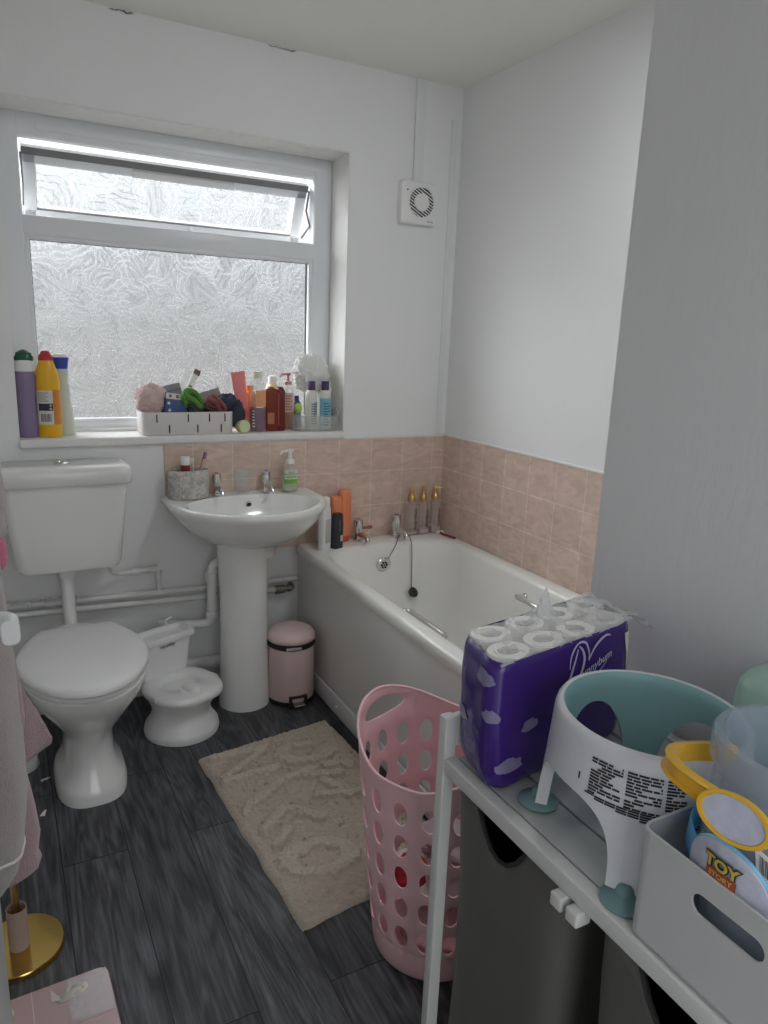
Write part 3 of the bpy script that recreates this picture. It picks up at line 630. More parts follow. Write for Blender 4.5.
# ------------------------------------------------------------------ training potty
po_ = Thing('training_potty', 'small white toilet-shaped training potty between toilet and basin', 'potty', (-1.277, -.283, 0), math.radians(21))
def pv(z, a, b, cy=-.02, n=44): return [(a*cos(2*PI*i/n), cy+b*sin(2*PI*i/n), z) for i in range(n)]
po_.part('base', loft([pv(0, .132, .132), pv(.012, .134, .134), pv(.03, .130, .13), pv(.055, .112, .114), pv(.08, .102, .105), pv(.105, .104, .108), pv(.14, .120, .126, -.025), pv(.155, .127, .135, -.027), pv(.16, .12, .128, -.027)]), M_plast)
def pseat(z, s, bump=0):
    P = []
    for i in range(60):
        t = 2*PI*i/60; ca, sa = cos(t), sin(t); q = (abs(ca)**2.5+abs(sa)**2.5)**(-1/2.5)
        P.append((.132*ca*q*s, -.03+.138*sa*q*s, z))
    return P
def phole(z, a, b, cy=-.03, spl=0.):
    P = []
    for i in range(60):
        t = 2*PI*i/60; y = cy+b*sin(t)
        if sin(t) < 0: y += spl*math.exp(-(cos(t)/.42)**2)
        P.append((a*cos(t), y, z))
    return P
po_.part('seat', loft([pseat(.155, .97), pseat(.158, 1.0), pseat(.17, 1.0), pseat(.18, .97), pseat(.185, .88), phole(.185, .078, .075, -.015, .035), phole(.175, .07, .068, -.015, .035), phole(.12, .055, .055, -.015, .0), phole(.085, .04, .04, -.015), phole(.082, .002, .002, -.015)]), M_plast, ang=60)
po_.part('splash_guard', mapv(ball(.03, 24, 14), lambda x, y, z: (x*.95, y*1.5-.088, max(z, -.012)*.6*(1-.4*y/.03)+.183)), M_plast)
for q in (.127, -.127): po_.part('side_grip', xf(rbox(-.006, .006, -.022, .022, 0, .022, .005), (q, -.045, .160)), M_plast)
tk = [rrect(0, .105, .085, .034, .02, .155, 6), rrect(0, .107, .098, .04, .02, .20, 6), rrect(0, .11, .112, .045, .022, .30, 6), rrect(0, .11, .116, .047, .022, .312, 6)]
po_.part('tank', loft(tk), M_plast)
po_.part('tank_lid', loft([rrect(0, .11, .122, .052, .02, .308, 6), rrect(0, .11, .124, .054, .02, .313, 6), rrect(0, .11, .124, .054, .02, .328, 6), rrect(0, .11, .121, .051, .02, .334, 6), rrect(0, .112, .105, .038, .015, .334, 6), rrect(0, .112, .101, .034, .013, .318, 6), rrect(0, .112, .09, .03, .013, .316, 6)]), M_plast, ang=50)
po_.part('lettering', xf(text('my potty', .017, .3, .0004), (0, .0575, .300), (PI/2+.12, 0, 0)), M_print, smooth=False)
po_.part('flush_lever', merge(tube([(.06, .16, .334), (.06, .162, .352), (.085, .162, .358)], .005, 8)), M_plast)

# ------------------------------------------------------------------ toilet brush holder and paper scraps
th = Thing('toilet_brush_holder', 'round white toilet brush holder on the floor behind the hanging towels', 'toilet brush', (-1.80, -.34, 0))
th.part('holder', lathe([(.05, 0), (.052, .004), (.05, .02), (.047, .12), (.044, .125), (.04, .12), (.03, .02)], 32), M_plast)
th.part('brush_stem', lathe([(.006, .05), (.006, .32), (.01, .33), (.011, .37), (.0, .378)], 14), M_plast)
for k, (x, y, r) in enumerate(((-1.736, -.448, .4), (-1.752, -.63, 1.2))):
    g = grid(6, 4, lambda u, v: ((u-.5)*.03, (v-.5)*.014*(1-.5*u), .002+.007*abs(nz((u*3, v*3, k), 1.3))))
    o = obj('paper_scrap', g, M_tissue); place(o, (x, y, .001), (0, 0, r)); o.modifiers.new('s', 'SOLIDIFY').thickness = .0006
    tag(o, ['torn white paper scrap on the floor nearer the toilet foot', 'torn white paper scrap on the floor nearer the gold stand'][k], 'paper scrap', 'paper scraps')

# ------------------------------------------------------------------ bath mat
def rugh(x, y):     # x across 0..1, y 0(far)..1(near)
    h = 0
    def ring(cx, cy, a, b, wd, rot=0.):
        dx, dy = (x-cx)*.50, (y-cy)*.84; c_, s_ = cos(rot), sin(rot); dx, dy = dx*c_+dy*s_, -dx*s_+dy*c_
        d = abs(math.hypot(dx/a, dy/b)-1)*min(a, b); return math.exp(-(d/wd)**4)
    h = max(h, ring(.28, .78, .088, .056, .019, .42))
    h = max(h, ring(.655, .21, .085, .05, .016, .42)*(0 if (x > .74 and .15 < y < .24) else 1))
    def seg(x0, y0, x1, y1, wd=.017):
        ax, ay, bx_, by_ = x0*.5, y0*.84, x1*.5, y1*.84; px, py = x*.5-ax, y*.84-ay; dx, dy = bx_-ax, by_-ay
        t = max(0, min(1, (px*dx+py*dy)/(dx*dx+dy*dy))); return math.exp(-(math.hypot(px-t*dx, py-t*dy)/wd)**4)
    for s_ in ((.07, .05, .44, .09), (.44, .09, .03, .22), (.03, .225, .42, .24), (.08, .42, .41, .335), (.41, .335, .60, .33), (.10, .56, .29, .49), (.29, .49, .45, .61), (.51, .49, .79, .56), (.76, .41, .56, .36), (.62, .42, .70, .52), (.22, .60, .12, .65), (.70, .33, .86, .38)):
        h = max(h, seg(*s_))
    return h
rx0 = Vector((-1.272, -.547)); ru = Vector((.500, .066)); rv = Vector((.052, -.828))
def rugp(u, v):
    # rounded corners
    uu, vv = u-.5, v-.5; k = .03
    p = rx0+ru*u+rv*v
    e = min(u, 1-u)*.5; f = min(v, 1-v)*.84; ed = min(e, f)
    p += Vector((nz((u*9, v*9, 0), 1)*.006, nz((u*9, v*9, 3), 1)*.006)) if ed < .01 else Vector((0, 0))
    base = .016*min(1, (ed/.012))**.5 if ed > 0 else 0
    hh = base+.010*rugh(u, v)*(1 if ed > .02 else 0)+.0042*nz((p.x, p.y, 0), 130)+.003*nz((p.x, p.y, 1), 55)
    return (p.x, p.y, max(.0006, hh))
uv = [(i/180, j/300) for j in range(301) for i in range(181)]
hgt = [rugh(u, v)+.8*nz((u*26, v*44, 0), 1) for u, v in uv]
up = [h > .45 and .03 < u < .97 and .02 < v < .98 for h, (u, v) in zip(hgt, uv)]
rv_, rf_ = grid(180, 300, rugp)
rv_ = [(x, y, z+(.0075+.004*nz((x, y, 2), 90) if q else 0)) for (x, y, z), q in zip(rv_, up)]
o = obj('bath_mat', (rv_, rf_), M_rug); tag(o, 'beige tufted cotton bath mat with raised swirls on the grey floor', 'bath mat')
o.data.materials.append(mat('raised_cotton_pile', (.51, .44, .37), .95, var=.12, vscale=60, bump=1, bscale=220, sheen=.3))
for p, f in zip(o.data.polygons, rf_): p.material_index = 1 if all(up[k] for k in f) else 0

# ------------------------------------------------------------------ laundry basket
lb = Thing('laundry_basket', 'tall pink perforated laundry basket beside the shelf unit', 'laundry basket', (-.935, -1.515, 0))
ZR = .05; ROWH = .083; NROW = 5; NC = 18
HA = math.radians(118)
def brad(z): t = min(z/.55, 1.3); return .142+.055*t**.85
def bpt(a, z, off=0.): r = brad(z)+off; return (r*cos(a), r*sin(a), z)
def zrim(a):
    d = abs(cos(a-HA)); return .515+.075*max(0, d-.25)**1.6/.75**1.6
def cell(a0, a1, z0, z1, ra, rz_, n=24):
    """a wall patch with an oval hole (angles a0..a1, heights z0..z1 may vary with the angle)"""
    ac = (a0+a1)/2; f0 = z0 if callable(z0) else (lambda a: z0); f1 = z1 if callable(z1) else (lambda a: z1); zc = (f0(ac)+f1(ac))/2
    if n % 4: n += 4-n % 4
    V = []; q = n//4; out = []
    for i in range(q): out.append((a1, -1+2*i/q))
    for i in range(q): out.append((a1-(a1-a0)*i/q, 1))
    for i in range(q): out.append((a0, 1-2*i/q))
    for i in range(q): out.append((a0+(a1-a0)*i/q, -1))
    V = []
    for a, s in out:
        z = f0(a)+(f1(a)-f0(a))*(s+1)/2; V.append(bpt(a, z))
    for a, s in out:
        th_ = math.atan2(s*1.0, (a-ac)/((a1-a0)/2)); V.append(bpt(ac+ra*cos(th_), zc+rz_*sin(th_)))
    F = [(i, (i+1) % n, n+(i+1) % n, n+i) for i in range(n)]
    return V, F
gs = []
zs0 = .075
for r_ in range(NROW):
    for c_ in range(NC):
        a0 = 2*PI*c_/NC; a1 = 2*PI*(c_+1)/NC; z0 = zs0+r_*ROWH
        gs.append(cell(a0, a1, z0, z0+ROWH, .0165/brad(z0), .029))
ztop = zs0+NROW*ROWH
da = 2*PI/NC
hs = [round((HA/da)-.5)*da, round(((HA+PI)/da)-.5)*da]
done = set()
for h0 in hs:
    a0, a1 = h0-da*.999-.0, h0+da*2
    a0 = h0-da
    gs.append(cell(a0, a1, ztop, zrim, .075/brad(.55), .024, 72))
    for k in range(3): done.add(round((a0+k*da)/da) % NC)
for c_ in range(NC):
    if c_ in done: continue
    a0 = c_*da
    gs.append(grid(6, 3, lambda u, v: bpt(a0+da*u, ztop+(zrim(a0+da*u)-ztop)*v)))
gs.append(loft([[bpt(2*PI*i/72, z, -.004*(z < .004)) for i in range(72)] for z in (0, .008, .03, .055, zs0)], True, False))
wallo = lb.part('basket_wall', merge(*gs), M_basket, ang=70)
md = wallo.modifiers.new('w', 'WELD'); md.merge_threshold = .0004
md = wallo.modifiers.new('t', 'SOLIDIFY'); md.thickness = .003; md.offset = 0
md = wallo.modifiers.new('b', 'BEVEL'); md.width = .001; md.segments = 2; md.limit_method = 'ANGLE'; md.angle_limit = 1.0
lb.part('rim', tube([bpt(2*PI*i/90, zrim(2*PI*i/90)) for i in range(90)], .0035, 8, 0, True), M_basket)
def blob(name, loc, s, m, label, k, cat='clothing', grp='clothes inside the pink basket', fr=9, amp=.35, rot=(0, 0, 0)):
    g = mapv(ball(1, 40, 24), lambda x, y, z: tuple(Vector((x, y, z))*(1+amp*nz((x, y, z), 1.7, k)+amp*.5*abs(nz((x, y, z), 4.5, k)))))
    o = obj(name, mapv(g, lambda x, y, z: (x*s[0], y*s[1], z*s[2])), m); place(o, loc, rot); tag(o, label, cat, grp); return o
M_cl1 = mat('white_cotton', (.66, .62, .60), .9, var=.05, bump=.5, bscale=90); M_cl2 = mat('pale_pink_cotton', (.62, .40, .43), .9, var=.08, bump=.5, bscale=90)
M_cl3 = mat('red_cotton', (.42, .03, .05), .9, var=.1, bump=.5, bscale=90); M_cl4 = mat('lilac_grey_cotton', (.42, .36, .40), .9, var=.08, bump=.5, bscale=90)
blob('crumpled_garment', (-.955, -1.535, .07), (.085, .085, .045), M_cl2, 'crumpled pale pink garment low inside the pink basket', 1)
blob('crumpled_garment', (-.925, -1.505, .165), (.095, .09, .038), M_cl1, 'crumpled white garment in the middle of the pink basket', 2)
blob('crumpled_garment', (-1.035, -1.555, .245), (.035, .04, .035), M_cl3, 'small red garment at the side of the pink basket', 3)
blob('crumpled_garment', (-.91, -1.53, .26), (.075, .075, .038), M_cl4, 'crumpled lilac grey garment topmost in the pink basket', 4)

# ------------------------------------------------------------------ laundry sorter with shelf
H = .74; FX = -1.166; BX = -.735; SY0, SY1 = -1.835, -2.66
ls = Thing('laundry_sorter', 'white metal laundry sorter with slatted top shelf and grey bags against the rough wall', 'laundry sorter', ((FX+BX)/2, (SY0+SY1)/2, 0))
for x in (FX+.011, BX-.011):
    for y in (SY0-.011, SY1+.011):
        ls.part('leg', rbox(x-.011, x+.011, y-.011, y+.011, 0, .812, .002), M_white_m, world=True)
for y in (SY0-.011, SY1+.011):
    ls.part('end_panel', rbox(FX+.0225, (FX+.05 if y > -2 else BX-.0225), y-.009, y+.009, .756, .811, .003), M_white_m, world=True)
    ls.part('bottom_bar', rbox(FX+.0225, BX-.0225, y-.009, y+.009, .06, .085, .003), M_white_m, world=True)
for x in (FX+.012, BX-.012):
    ls.part('shelf_rail', rbox(x-.012, x+.012, SY1+.0225, SY0-.0225, .712, .74, .003), M_white_m, world=True)
    ls.part('bottom_rail', rbox(x-.010, x+.010, SY1+.0225, SY0-.0225, .06, .085, .003), M_white_m, world=True)
sx0, sx1 = FX+.026, BX-.026; ns = 5
for k in range(ns):
    a = sx0+(sx1-sx0)*k/ns
    ls.part('shelf_slat', rbox(a+.002, a+(sx1-sx0)/ns-.002, SY1+.0225, SY0-.0225, .728, .738, .003), M_slat, world=True)
bagy = [(-1.862, -2.142), (-2.196, -2.47), (-2.52, -2.63)]
for k, (ya, yb) in enumerate(bagy):
    yc, hy = (ya+yb)/2, abs(ya-yb)/2; xc = (FX+BX)/2+.003; hx = (BX-FX)/2-.012
    n = 14; NP = 4*n
    def bring(t):
        z = .10+(.706-.10)*t; s = 1-.03*(1-t)-.02*sin(PI*t); P = []
        for i in range(NP):
            q, f = divmod(i, n); f = f/n
            u, v = [(1, -1+2*f), (1-2*f, 1), (-1, 1-2*f), (-1+2*f, -1)][q]
            e = .0
            cr_ = (abs(u)**10+abs(v)**10)**(-.1)
            x, y = u*cr_*hx*s, v*cr_*hy*s
            w_ = .006*nz((x+xc, y+yc, z), 7, k)+.004*sin(u*9+k)*sin(z*7+v*5)
            fx = -1 if abs(u) > abs(v) else 0
            x += w_*(1 if u > 0 else -1)*(abs(u) >= .99); y += w_*(1 if v > 0 else -1)*(abs(v) >= .99)
            zz = z
            if t > .55 and abs(u) > .98:      # scooped hand opening at the front and back
                d = max(0, 1-abs(v*hy/.062)**2.2); zz -= .062*d*((t-.55)/.45)
            P.append((xc+x, yc+y, zz))
        return P
    g = loft([bring(t/16) for t in range(17)], True, False)
    b_ = ls.part('bag', g, M_bag, world=True, ang=60)
    sm = b_.modifiers.new('t', 'SOLIDIFY'); sm.thickness = .002
    rimp = bring(1.0)
    ls.part('bag_rim', tube(rimp, .0035, 6, 0, True), M_bagd, world=True)
    ls.part('bag_lining', loft([[(xc+(x-xc)*.965, yc+(y-yc)*.965, z-.004) for x, y, z in bring(t)] for t in (1, .8, .6)]+[[(xc+(x-xc)*.9, yc+(y-yc)*.9, .42) for x, y, z in bring(.5)]], False, True), M_bagd, world=True)
    for y in ((ya+.012, yb-.012) if k else (yb-.012,)):
        ls.part('bag_rod', tube([(FX+.016, y, .702), (BX-.016, y, .702)], .005, 8), M_white_m, world=True)
        ls.part('rod_clip', rbox(FX-.012, FX+.014, y-.011, y+.011, .690, .711, .003), M_white_m, world=True)
    for y in (ya-.03, yb+.03): pass

# ------------------------------------------------------------------ toilet roll pack
pkx, pky, pa = -.975, -1.877, math.radians(10)
tp = Thing('toilet_roll_pack', 'purple film pack of toilet rolls torn open at the top on the shelf end', 'toilet roll pack', (pkx, pky, H+.001), pa)
PLX, PLY, PH = .172, .066, .222
SHR = .41
def pring(z, s=1., n=24):
    P = []; base = rrect(0, 0, PLX*s, PLY*s, .034, z, 6); per = []
    for i in range(len(base)):
        a, b = base[i], base[(i+1) % len(base)]; L = math.hypot(b[0]-a[0], b[1]-a[1]); m_ = max(1, int(L/.014))
        for k in range(m_): per.append((a[0]+(b[0]-a[0])*k/m_, a[1]+(b[1]-a[1])*k/m_, z))
    return per
def pbulge(p):
    x, y, z = p; t = z/PH; r = math.hypot(x/PLX, y/PLY)
    k = 1+.035*sin(PI*min(max(t, 0), 1))+.012*nz((x, y, z), 16)+.006*nz((x, y, z), 45)
    return (x*k+SHR*y*k-.05*max(0, -x/PLX)*z, y*k, z)
prs = [pring(.0, .955), pring(.006, .985)]+[pring(.012+.19*i/10, 1) for i in range(11)]+[pring(.211, .985), pring(.216, .95)]
n_ = min(len(r) for r in prs)
def resamp(r, n=120):
    L = [0]
    for i in range(len(r)): a, b = r[i], r[(i+1) % len(r)]; L.append(L[-1]+math.hypot(b[0]-a[0], b[1]-a[1]))
    out = []
    for k in range(n):
        d = L[-1]*k/n; i = max(j for j in range(len(r)) if L[j] <= d); f = (d-L[i])/max(L[i+1]-L[i], 1e-9)
        a, b = r[i], r[(i+1) % len(r)]; out.append((a[0]+(b[0]-a[0])*f, a[1]+(b[1]-a[1])*f, a[2]))
    return out
prs = [[pbulge(p) for p in resamp(r)] for r in prs]
tp.part('printed_wrap', loft(prs, True, False), M_purple, ang=70)
# perimeter map: s = metres from the front-left corner along the front (to +x), negative = round the corner along the left end
per0 = resamp(pring(.1), 720)
def wpos(s, z, off=.0014):
    L = 0; best = None
    # start point: the front-left corner middle
    i0 = min(range(720), key=lambda i: (per0[i][0]+PLX)**2+(per0[i][1]+PLY)**2)
    tot = 720; plen = sum(math.hypot(per0[(i+1) % 720][0]-per0[i][0], per0[(i+1) % 720][1]-per0[i][1]) for i in range(720))
    q = s/plen*720; i = int(math.floor(q)); f = q-i
    a = per0[(i0+i) % 720]; b = per0[(i0+i+1) % 720]
    x, y = a[0]+(b[0]-a[0])*f, a[1]+(b[1]-a[1])*f
    tx_, ty_ = b[0]-a[0], b[1]-a[1]; l = math.hypot(tx_, ty_) or 1
    px, py, pz = pbulge((x, y, z)); nx, ny = ty_/l, -tx_/l
    return (px+nx*off, py+ny*off, pz)
def sub(g, it=1):
    V, F = list(g[0]), g[1]
    for _ in range(it):
        NF = []
        for f in F:
            c = tuple(sum(V[i][k] for i in f)/len(f) for k in range(3)); V.append(c); ci = len(V)-1
            for i in range(len(f)):
                NF.append((f[i], f[(i+1) % len(f)], ci))
        F = NF
    return V, F
def cloud(cs, cz, sx_, sz_, k):
    P = []
    for i in range(40):
        t = 2*PI*i/40; r = 1+.28*noise.noise(Vector((cos(t)*1.8, sin(t)*1.8, k*5.1)))+.16*noise.noise(Vector((cos(t)*5, sin(t)*5, k*2.2)))
        yy = sin(t)*r; yy = yy if yy > 0 else yy*.55
        P.append((cos(t)*r*sx_*.82, yy*sz_*.85))
    V = [(0, 0, 0)]; F = []
    for q in (.4, .75, 1): V += [(x*q, y*q, 0) for x, y in P]
    for i in range(40):
        j = (i+1) % 40; F.append((0, 1+i, 1+j))
        for L in range(2): F.append((1+L*40+i, 1+(L+1)*40+i, 1+(L+1)*40+j, 1+L*40+j))
    return [wpos(cs+x, cz+y) for x, y, _ in V], F
cl = [cloud(-.022, .185, .026, .020, 1), cloud(-.004, .128, .023, .016, 2), cloud(.075, .098, .022, .016, 3), cloud(.035, .038, .036, .020, 4), cloud(-.09, .09, .024, .016, 5), cloud(.19, .035, .032, .02, 6), cloud(.27, .10, .024, .016, 7), cloud(.44, .12, .03, .02, 8), cloud(.55, .06, .03, .02, 9)]
for g in cl: tp.part('printed_cloud', g, M_cloud)
lg = merge(ribbon([(-.052, .004), (-.0515, .022), (-.045, .036), (-.035, .042), (-.022, .038), (-.014, .022), (-.013, .008)], .0035),
           ribbon([(-.013, .008), (-.004, .022), (.010, .034), (.024, .039), (.034, .037)], .0045),
           ribbon([(-.038, .032), (-.043, .012), (-.049, -.008), (-.054, -.02), (-.058, -.026), (-.07, -.026)], .005),
           ribbon([(-.036, .036), (-.028, .028), (-.023, .012), (-.027, -.008), (-.037, -.021), (-.048, -.026), (-.056, -.022)], .005),
           ribbon([(.003, -.024), (.018, -.014), (.03, -.004)], .0015),
           xf(text('unnybum', .0185, .35, .0002, 'LEFT'), (-.027, -.013, 0), (0, 0, .28)))
lg = sub(lg, 1)
LS, LZ = .222, .166
tp.part('lettering', mapv(lg, lambda x, y, z: wpos(LS+x*1.2, LZ+y*1.1, .0018)), M_logo, smooth=False)
rl = []
k = 0
for ix in range(4):
    for iy in range(2):
        y = -.031+iy*.062; x = -.125+ix*.083+SHR*y-.006
        tp.part('toilet_roll', xf(lathe([(.029, .0), (.030, .004), (.030, .102), (.028, .106), (.016, .106), (.014, .104), (.014, .03), (.0, .03)], 28), (x, y, .112), (0, 0, 0), (1.34, 1.0, 1)), M_tissue)
        k += 1
def filmp(u, v):
    x, y = (u-.5)*2*PLX*.97, (v-.5)*2*PLY*.97
    e = max(abs(u-.5), abs(v-.5))*2
    z = .2165+.006*nz((x, y, 0), 30)+.005*abs(nz((x, y, 1), 60))-.004*(e > .95)
    if x > .05: z += .006*(x-.05)/.12
    return (x+SHR*y, y, z)
tp.part('clear_film', grid(70, 34, filmp), M_film, ang=180)
def tail(u, v):
    y = (v-.5)*2*PLY*1.05; x = PLX*1.0+u*.05
    return (x+.006*nz((u, v*3, 0), 3), y*(1-.15*u)+.01*nz((x, y, 0), 25), .15+.062*(1-.2*u)+.012*nz((x, y, 2), 30)-.05*abs(v-.5)*u)
tp.part('sealed_end', grid(14, 22, tail), M_film, ang=180)
def tuft(u, v): return (.03+(u-.5)*.05, .045+(v-.5)*.03, .216+.05*(1-abs(u-.5)*2)*(1-abs(v-.5)*2)*(1+.5*nz((u, v, 0), 6))+.008*nz((u, v, 3), 9))
tp.part('film_peak', grid(14, 12, tuft), M_film, smooth=False)
tp.part('end_strip', mapv(grid(6, 14, lambda u, v: (u, v, 0)), lambda u, v, z: wpos(.312+.022*u+.01*sin(v*4), .05+.15*v, .0016)), M_tissue, label='unprinted white strip at the pack end')

# ------------------------------------------------------------------ bath seat
bs = Thing('baby_bath_seat', 'pale grey and aqua round bath seat with suction feet beside the purple pack', 'bath seat', (-1.017, -2.136, H+.001))
ST = .197
legs = [math.radians(a) for a in (43, 124, 217, 305)]; lw = math.radians(10)
tops = [.150, .112, .112, .150]   # arches after each leg
def zlow(a):
    a = a % (2*PI)
    for i in range(4):
        d = (a-legs[i]+PI) % (2*PI)-PI
        if abs(d) <= lw: return .012
    for i in range(4):
        a0 = legs[i]+lw; a1 = legs[(i+1) % 4]-lw
        if a1 < a0: a1 += 2*PI
        q = a if a >= a0 else a+2*PI
        if a0 <= q <= a1:
            t = abs((q-(a0+a1)/2)/((a1-a0)/2)); e = 2.2 if i in (0, 3) else 3.0
            return .012+(tops[i]-.012)*max(0, 1-t**e)**(1/e)
    return .012
def brr_(z): return .128+.016*(1-z/ST)**1.2
ths = []
for i in range(4):
    a0 = legs[i]-lw; ths += [a0, legs[i]-lw/2, legs[i], legs[i]+lw/2, legs[i]+lw]
    b0 = legs[i]+lw; b1 = legs[(i+1) % 4]-lw; b1 += 2*PI if b1 < b0 else 0
    for k in range(1, 28): t = (1-cos(PI*k/28))/2; ths.append(b0+(b1-b0)*t)
NT = len(ths)
def wall(off, ztop_, zoff=0., m=14):
    R_ = []
    for j in range(m+1):
        R_.append([( (brr_(zlow(a)+zoff+(ztop_-zlow(a)-zoff)*j/m)+off)*cos(a), (brr_(zlow(a)+zoff+(ztop_-zlow(a)-zoff)*j/m)+off)*sin(a)*1.03, zlow(a)+zoff+(ztop_-zlow(a)-zoff)*j/m) for a in ths])
    return R_
outer = wall(0, ST-.02); inner = wall(-.017, ST-.02)
rimr = []
for k in range(1, 8):
    t = PI*k/8; rimr.append([((brr_(ST-.02)-.017*(.5-.5*cos(t)))*cos(a), (brr_(ST-.02)-.017*(.5-.5*cos(t)))*sin(a)*1.03, ST-.02+.02*sin(t)) for a in ths])
bs.part('shell', loft([inner[0]]+outer+rimr[:5], False, False), M_shell, ang=60)
bs.part('liner', loft(rimr[4:]+inner[::-1], False, False), M_aqua, ang=60)
for a in legs:
    x, y = .146*cos(a), .15*sin(a)
    bs.part('suction_cup', xf(lathe([(.030, 0), (.031, .002), (.024, .006), (.012, .013), (.010, .02), (.006, .024), (.0, .024)], 28), (x*.97, y*.97, 0)), M_cup)
    bs.part('foot', xf(rbox(-.010, .004, -.014, .014, .006, .022, .005), (x*.95, y*.95, 0), (0, 0, a)), M_shell)
pr_ = []
random.seed(3)
for col in range(3):
    zz = .172
    while zz > .125:
        a = 0; u0 = col*.048
        wds = u0
        while wds < u0+.042:
            L = random.uniform(.006, .016)
            if random.random() < .88: pr_.append((wds, min(wds+L, u0+.043), zz, zz-.0028))
            wds += L+.0015
            if random.random() < .05: break
        zz -= .0042
for r_ in range(4):
    for q in range(10):
        if q < 2*r_-1: continue
        pr_.append((-.004+q*.0145, -.004+q*.0145+.0135, .1225-r_*.0033, .1225-r_*.0033-.0024))
pr_.append((-.017, -.0145, .142, .132))
def lpos(s, z, off=.0009):
    a = math.radians(190)+s/.135; r_ = brr_(z)+off; return (r_*cos(a), r_*sin(a)*1.03, z)
pv_, pf_ = [], []
for s0, s1, z0, z1 in pr_:
    o_ = len(pv_); m_ = 3
    for i in range(m_+1):
        s = s0+(s1-s0)*i/m_; pv_ += [lpos(s, z0), lpos(s, z1)]
    for i in range(m_): pf_.append((o_+2*i, o_+2*i+1, o_+2*i+3, o_+2*i+2))
bs.part('warning_print', (pv_, pf_), M_print, smooth=False, label='black block of small warning text')

# ------------------------------------------------------------------ storage box, bucket, mint tub
X0, X1, Y0, Y1 = -1.162, -.955, -2.50, -2.258
sb = Thing('storage_box', 'white plastic storage box with slot handle at the near end of the shelf', 'storage box', ((X0+X1)/2, (Y0+Y1)/2, H+.001))
hx, hy = (X1-X0)/2, (Y1-Y0)/2; HB = .143
def bxr(z, d, t=0): return rrect(0, 0, hx-d, hy-d, .014, z, 6)
# front wall with a stadium slot
inn = [bxr(HB, .0022), bxr(.004, .0035)]
def slotwall():
    n = 10; out = []; sl_ = []
    y0, y1, z0, z1 = -hy+.016, hy-.016, .004, HB; yc, zc, a, b = 0, .105, .043, .0125
    st = []
    for i in range(n+1): t = -PI/2+PI*i/n; st.append((yc+a-b+b*cos(t), zc+b*sin(t)))
    for i in range(1, 12): st.append((yc+(a-b)*(1-2*i/12), zc+b))
    for i in range(n+1): t = PI/2+PI*i/n; st.append((yc-a+b+b*cos(t), zc+b*sin(t)))
    for i in range(1, 12): st.append((yc-(a-b)*(1-2*i/12), zc-b))
    for y, z in st:
        dy, dz = y-yc, z-zc; k = min(((y1-yc) if dy > 0 else (yc-y0))/max(abs(dy), 1e-6), ((z1-zc) if dz > 0 else (zc-z0))/max(abs(dz), 1e-6))
        out.append((yc+dy*k, zc+dz*k))
    m_ = len(st)
    # add the rectangle corners
    V = []; F = []
    for x in (-hx, -hx+.003):
        V += [(x, y, z) for y, z in out]+[(x, y, z) for y, z in st]
    for i in range(m_):
        j = (i+1) % m_
        F += [(i, j, m_+j, m_+i), (2*m_+j, 2*m_+i, 3*m_+i, 3*m_+j), (m_+i, m_+j, 3*m_+j, 3*m_+i)]
        a_, b_ = out[i], out[j]
        if abs(a_[0]-b_[0]) > 1e-6 and abs(a_[1]-b_[1]) > 1e-6:
            c_ = (y1 if (a_[0]+b_[0]) > 0 else y0, z1 if (a_[1]+b_[1])/2 > zc else z0)
            o_ = len(V); V += [(-hx, *c_), (-hx+.003, *c_)]; F += [(i, o_, j), (2*m_+i, 2*m_+j, o_+1)]
    return V, F
def openring(z, d):   # U shape: everything except the flat front
    r = rrect(0, 0, hx-d, hy-d, .016-d, z, 6); k = next(i for i in range(len(r)) if i and r[i][0] < -hx+d+1e-6)
    seq = [p for p in r if not (p[0] < -hx+d+1e-6)]
    iT = max(i for i, p in enumerate(r) if p[1] > 0 and p[0] < 0); iB = min(i for i, p in enumerate(r) if p[1] < 0 and p[0] < 0)
    return [r[i % len(r)] for i in range(iB, iT+len(r)+1)]
U = loft([openring(.004, .0), openring(HB, 0), openring(HB, .003), openring(.004, .003)], False, False, closed=False)
sb.part('box_walls', merge(slotwall(), U, loft([rrect(0, 0, hx-.001, hy-.001, .015, 0, 6), rrect(0, 0, hx, hy, .016, .002, 6), rrect(0, 0, hx, hy, .016, .005, 6)])), M_box, ang=50)
sb.part('rim', tube([(x, y, HB) for x, y, _ in rrect(0, 0, hx-.0015, hy-.0015, .0145, 0, 6)], .0021, 8, 0, True), M_box)

bkx, bky, bkz = -1.052, -2.362, H+.0065
tb = Thing('toy_bucket', 'clear toy bucket with yellow handle and blue band standing in the white box', 'bucket', (bkx, bky, bkz))
bw = lambda z: .093-.012*(z/.26)
tb.part('bucket_wall', lathe([(.084, .0), (.09, .003), (bw(.02), .022), (bw(.15), .15), (bw(.25), .25), (bw(.25)-.002, .251), (bw(.15)-.002, .15), (bw(.02)-.002, .024), (.08, .004), (.0, .004)], 48, True, True), M_bucket)
tb.part('collar', lathe([(bw(.24), .238), (bw(.24)+.008, .242), (bw(.24)+.009, .266), (bw(.24)+.006, .271), (bw(.24)-.002, .272), (bw(.24)-.003, .25)], 48, False, False), M_bucket)
tb.part('bucket_band', lathe([(.0935, .118), (.0985, .119), (.1, .123), (.0985, .149), (.0965, .152), (.0945, .149), (.0935, .118)], 48, False, False), M_blue)
er = .046
ea = math.radians(180)
def emb(x, y, off=0.):   # wraps the plate round the front of the base ring
    a = ea+x/.1; r_ = .1005+off; return (r_*cos(a), r_*sin(a), .139+y)
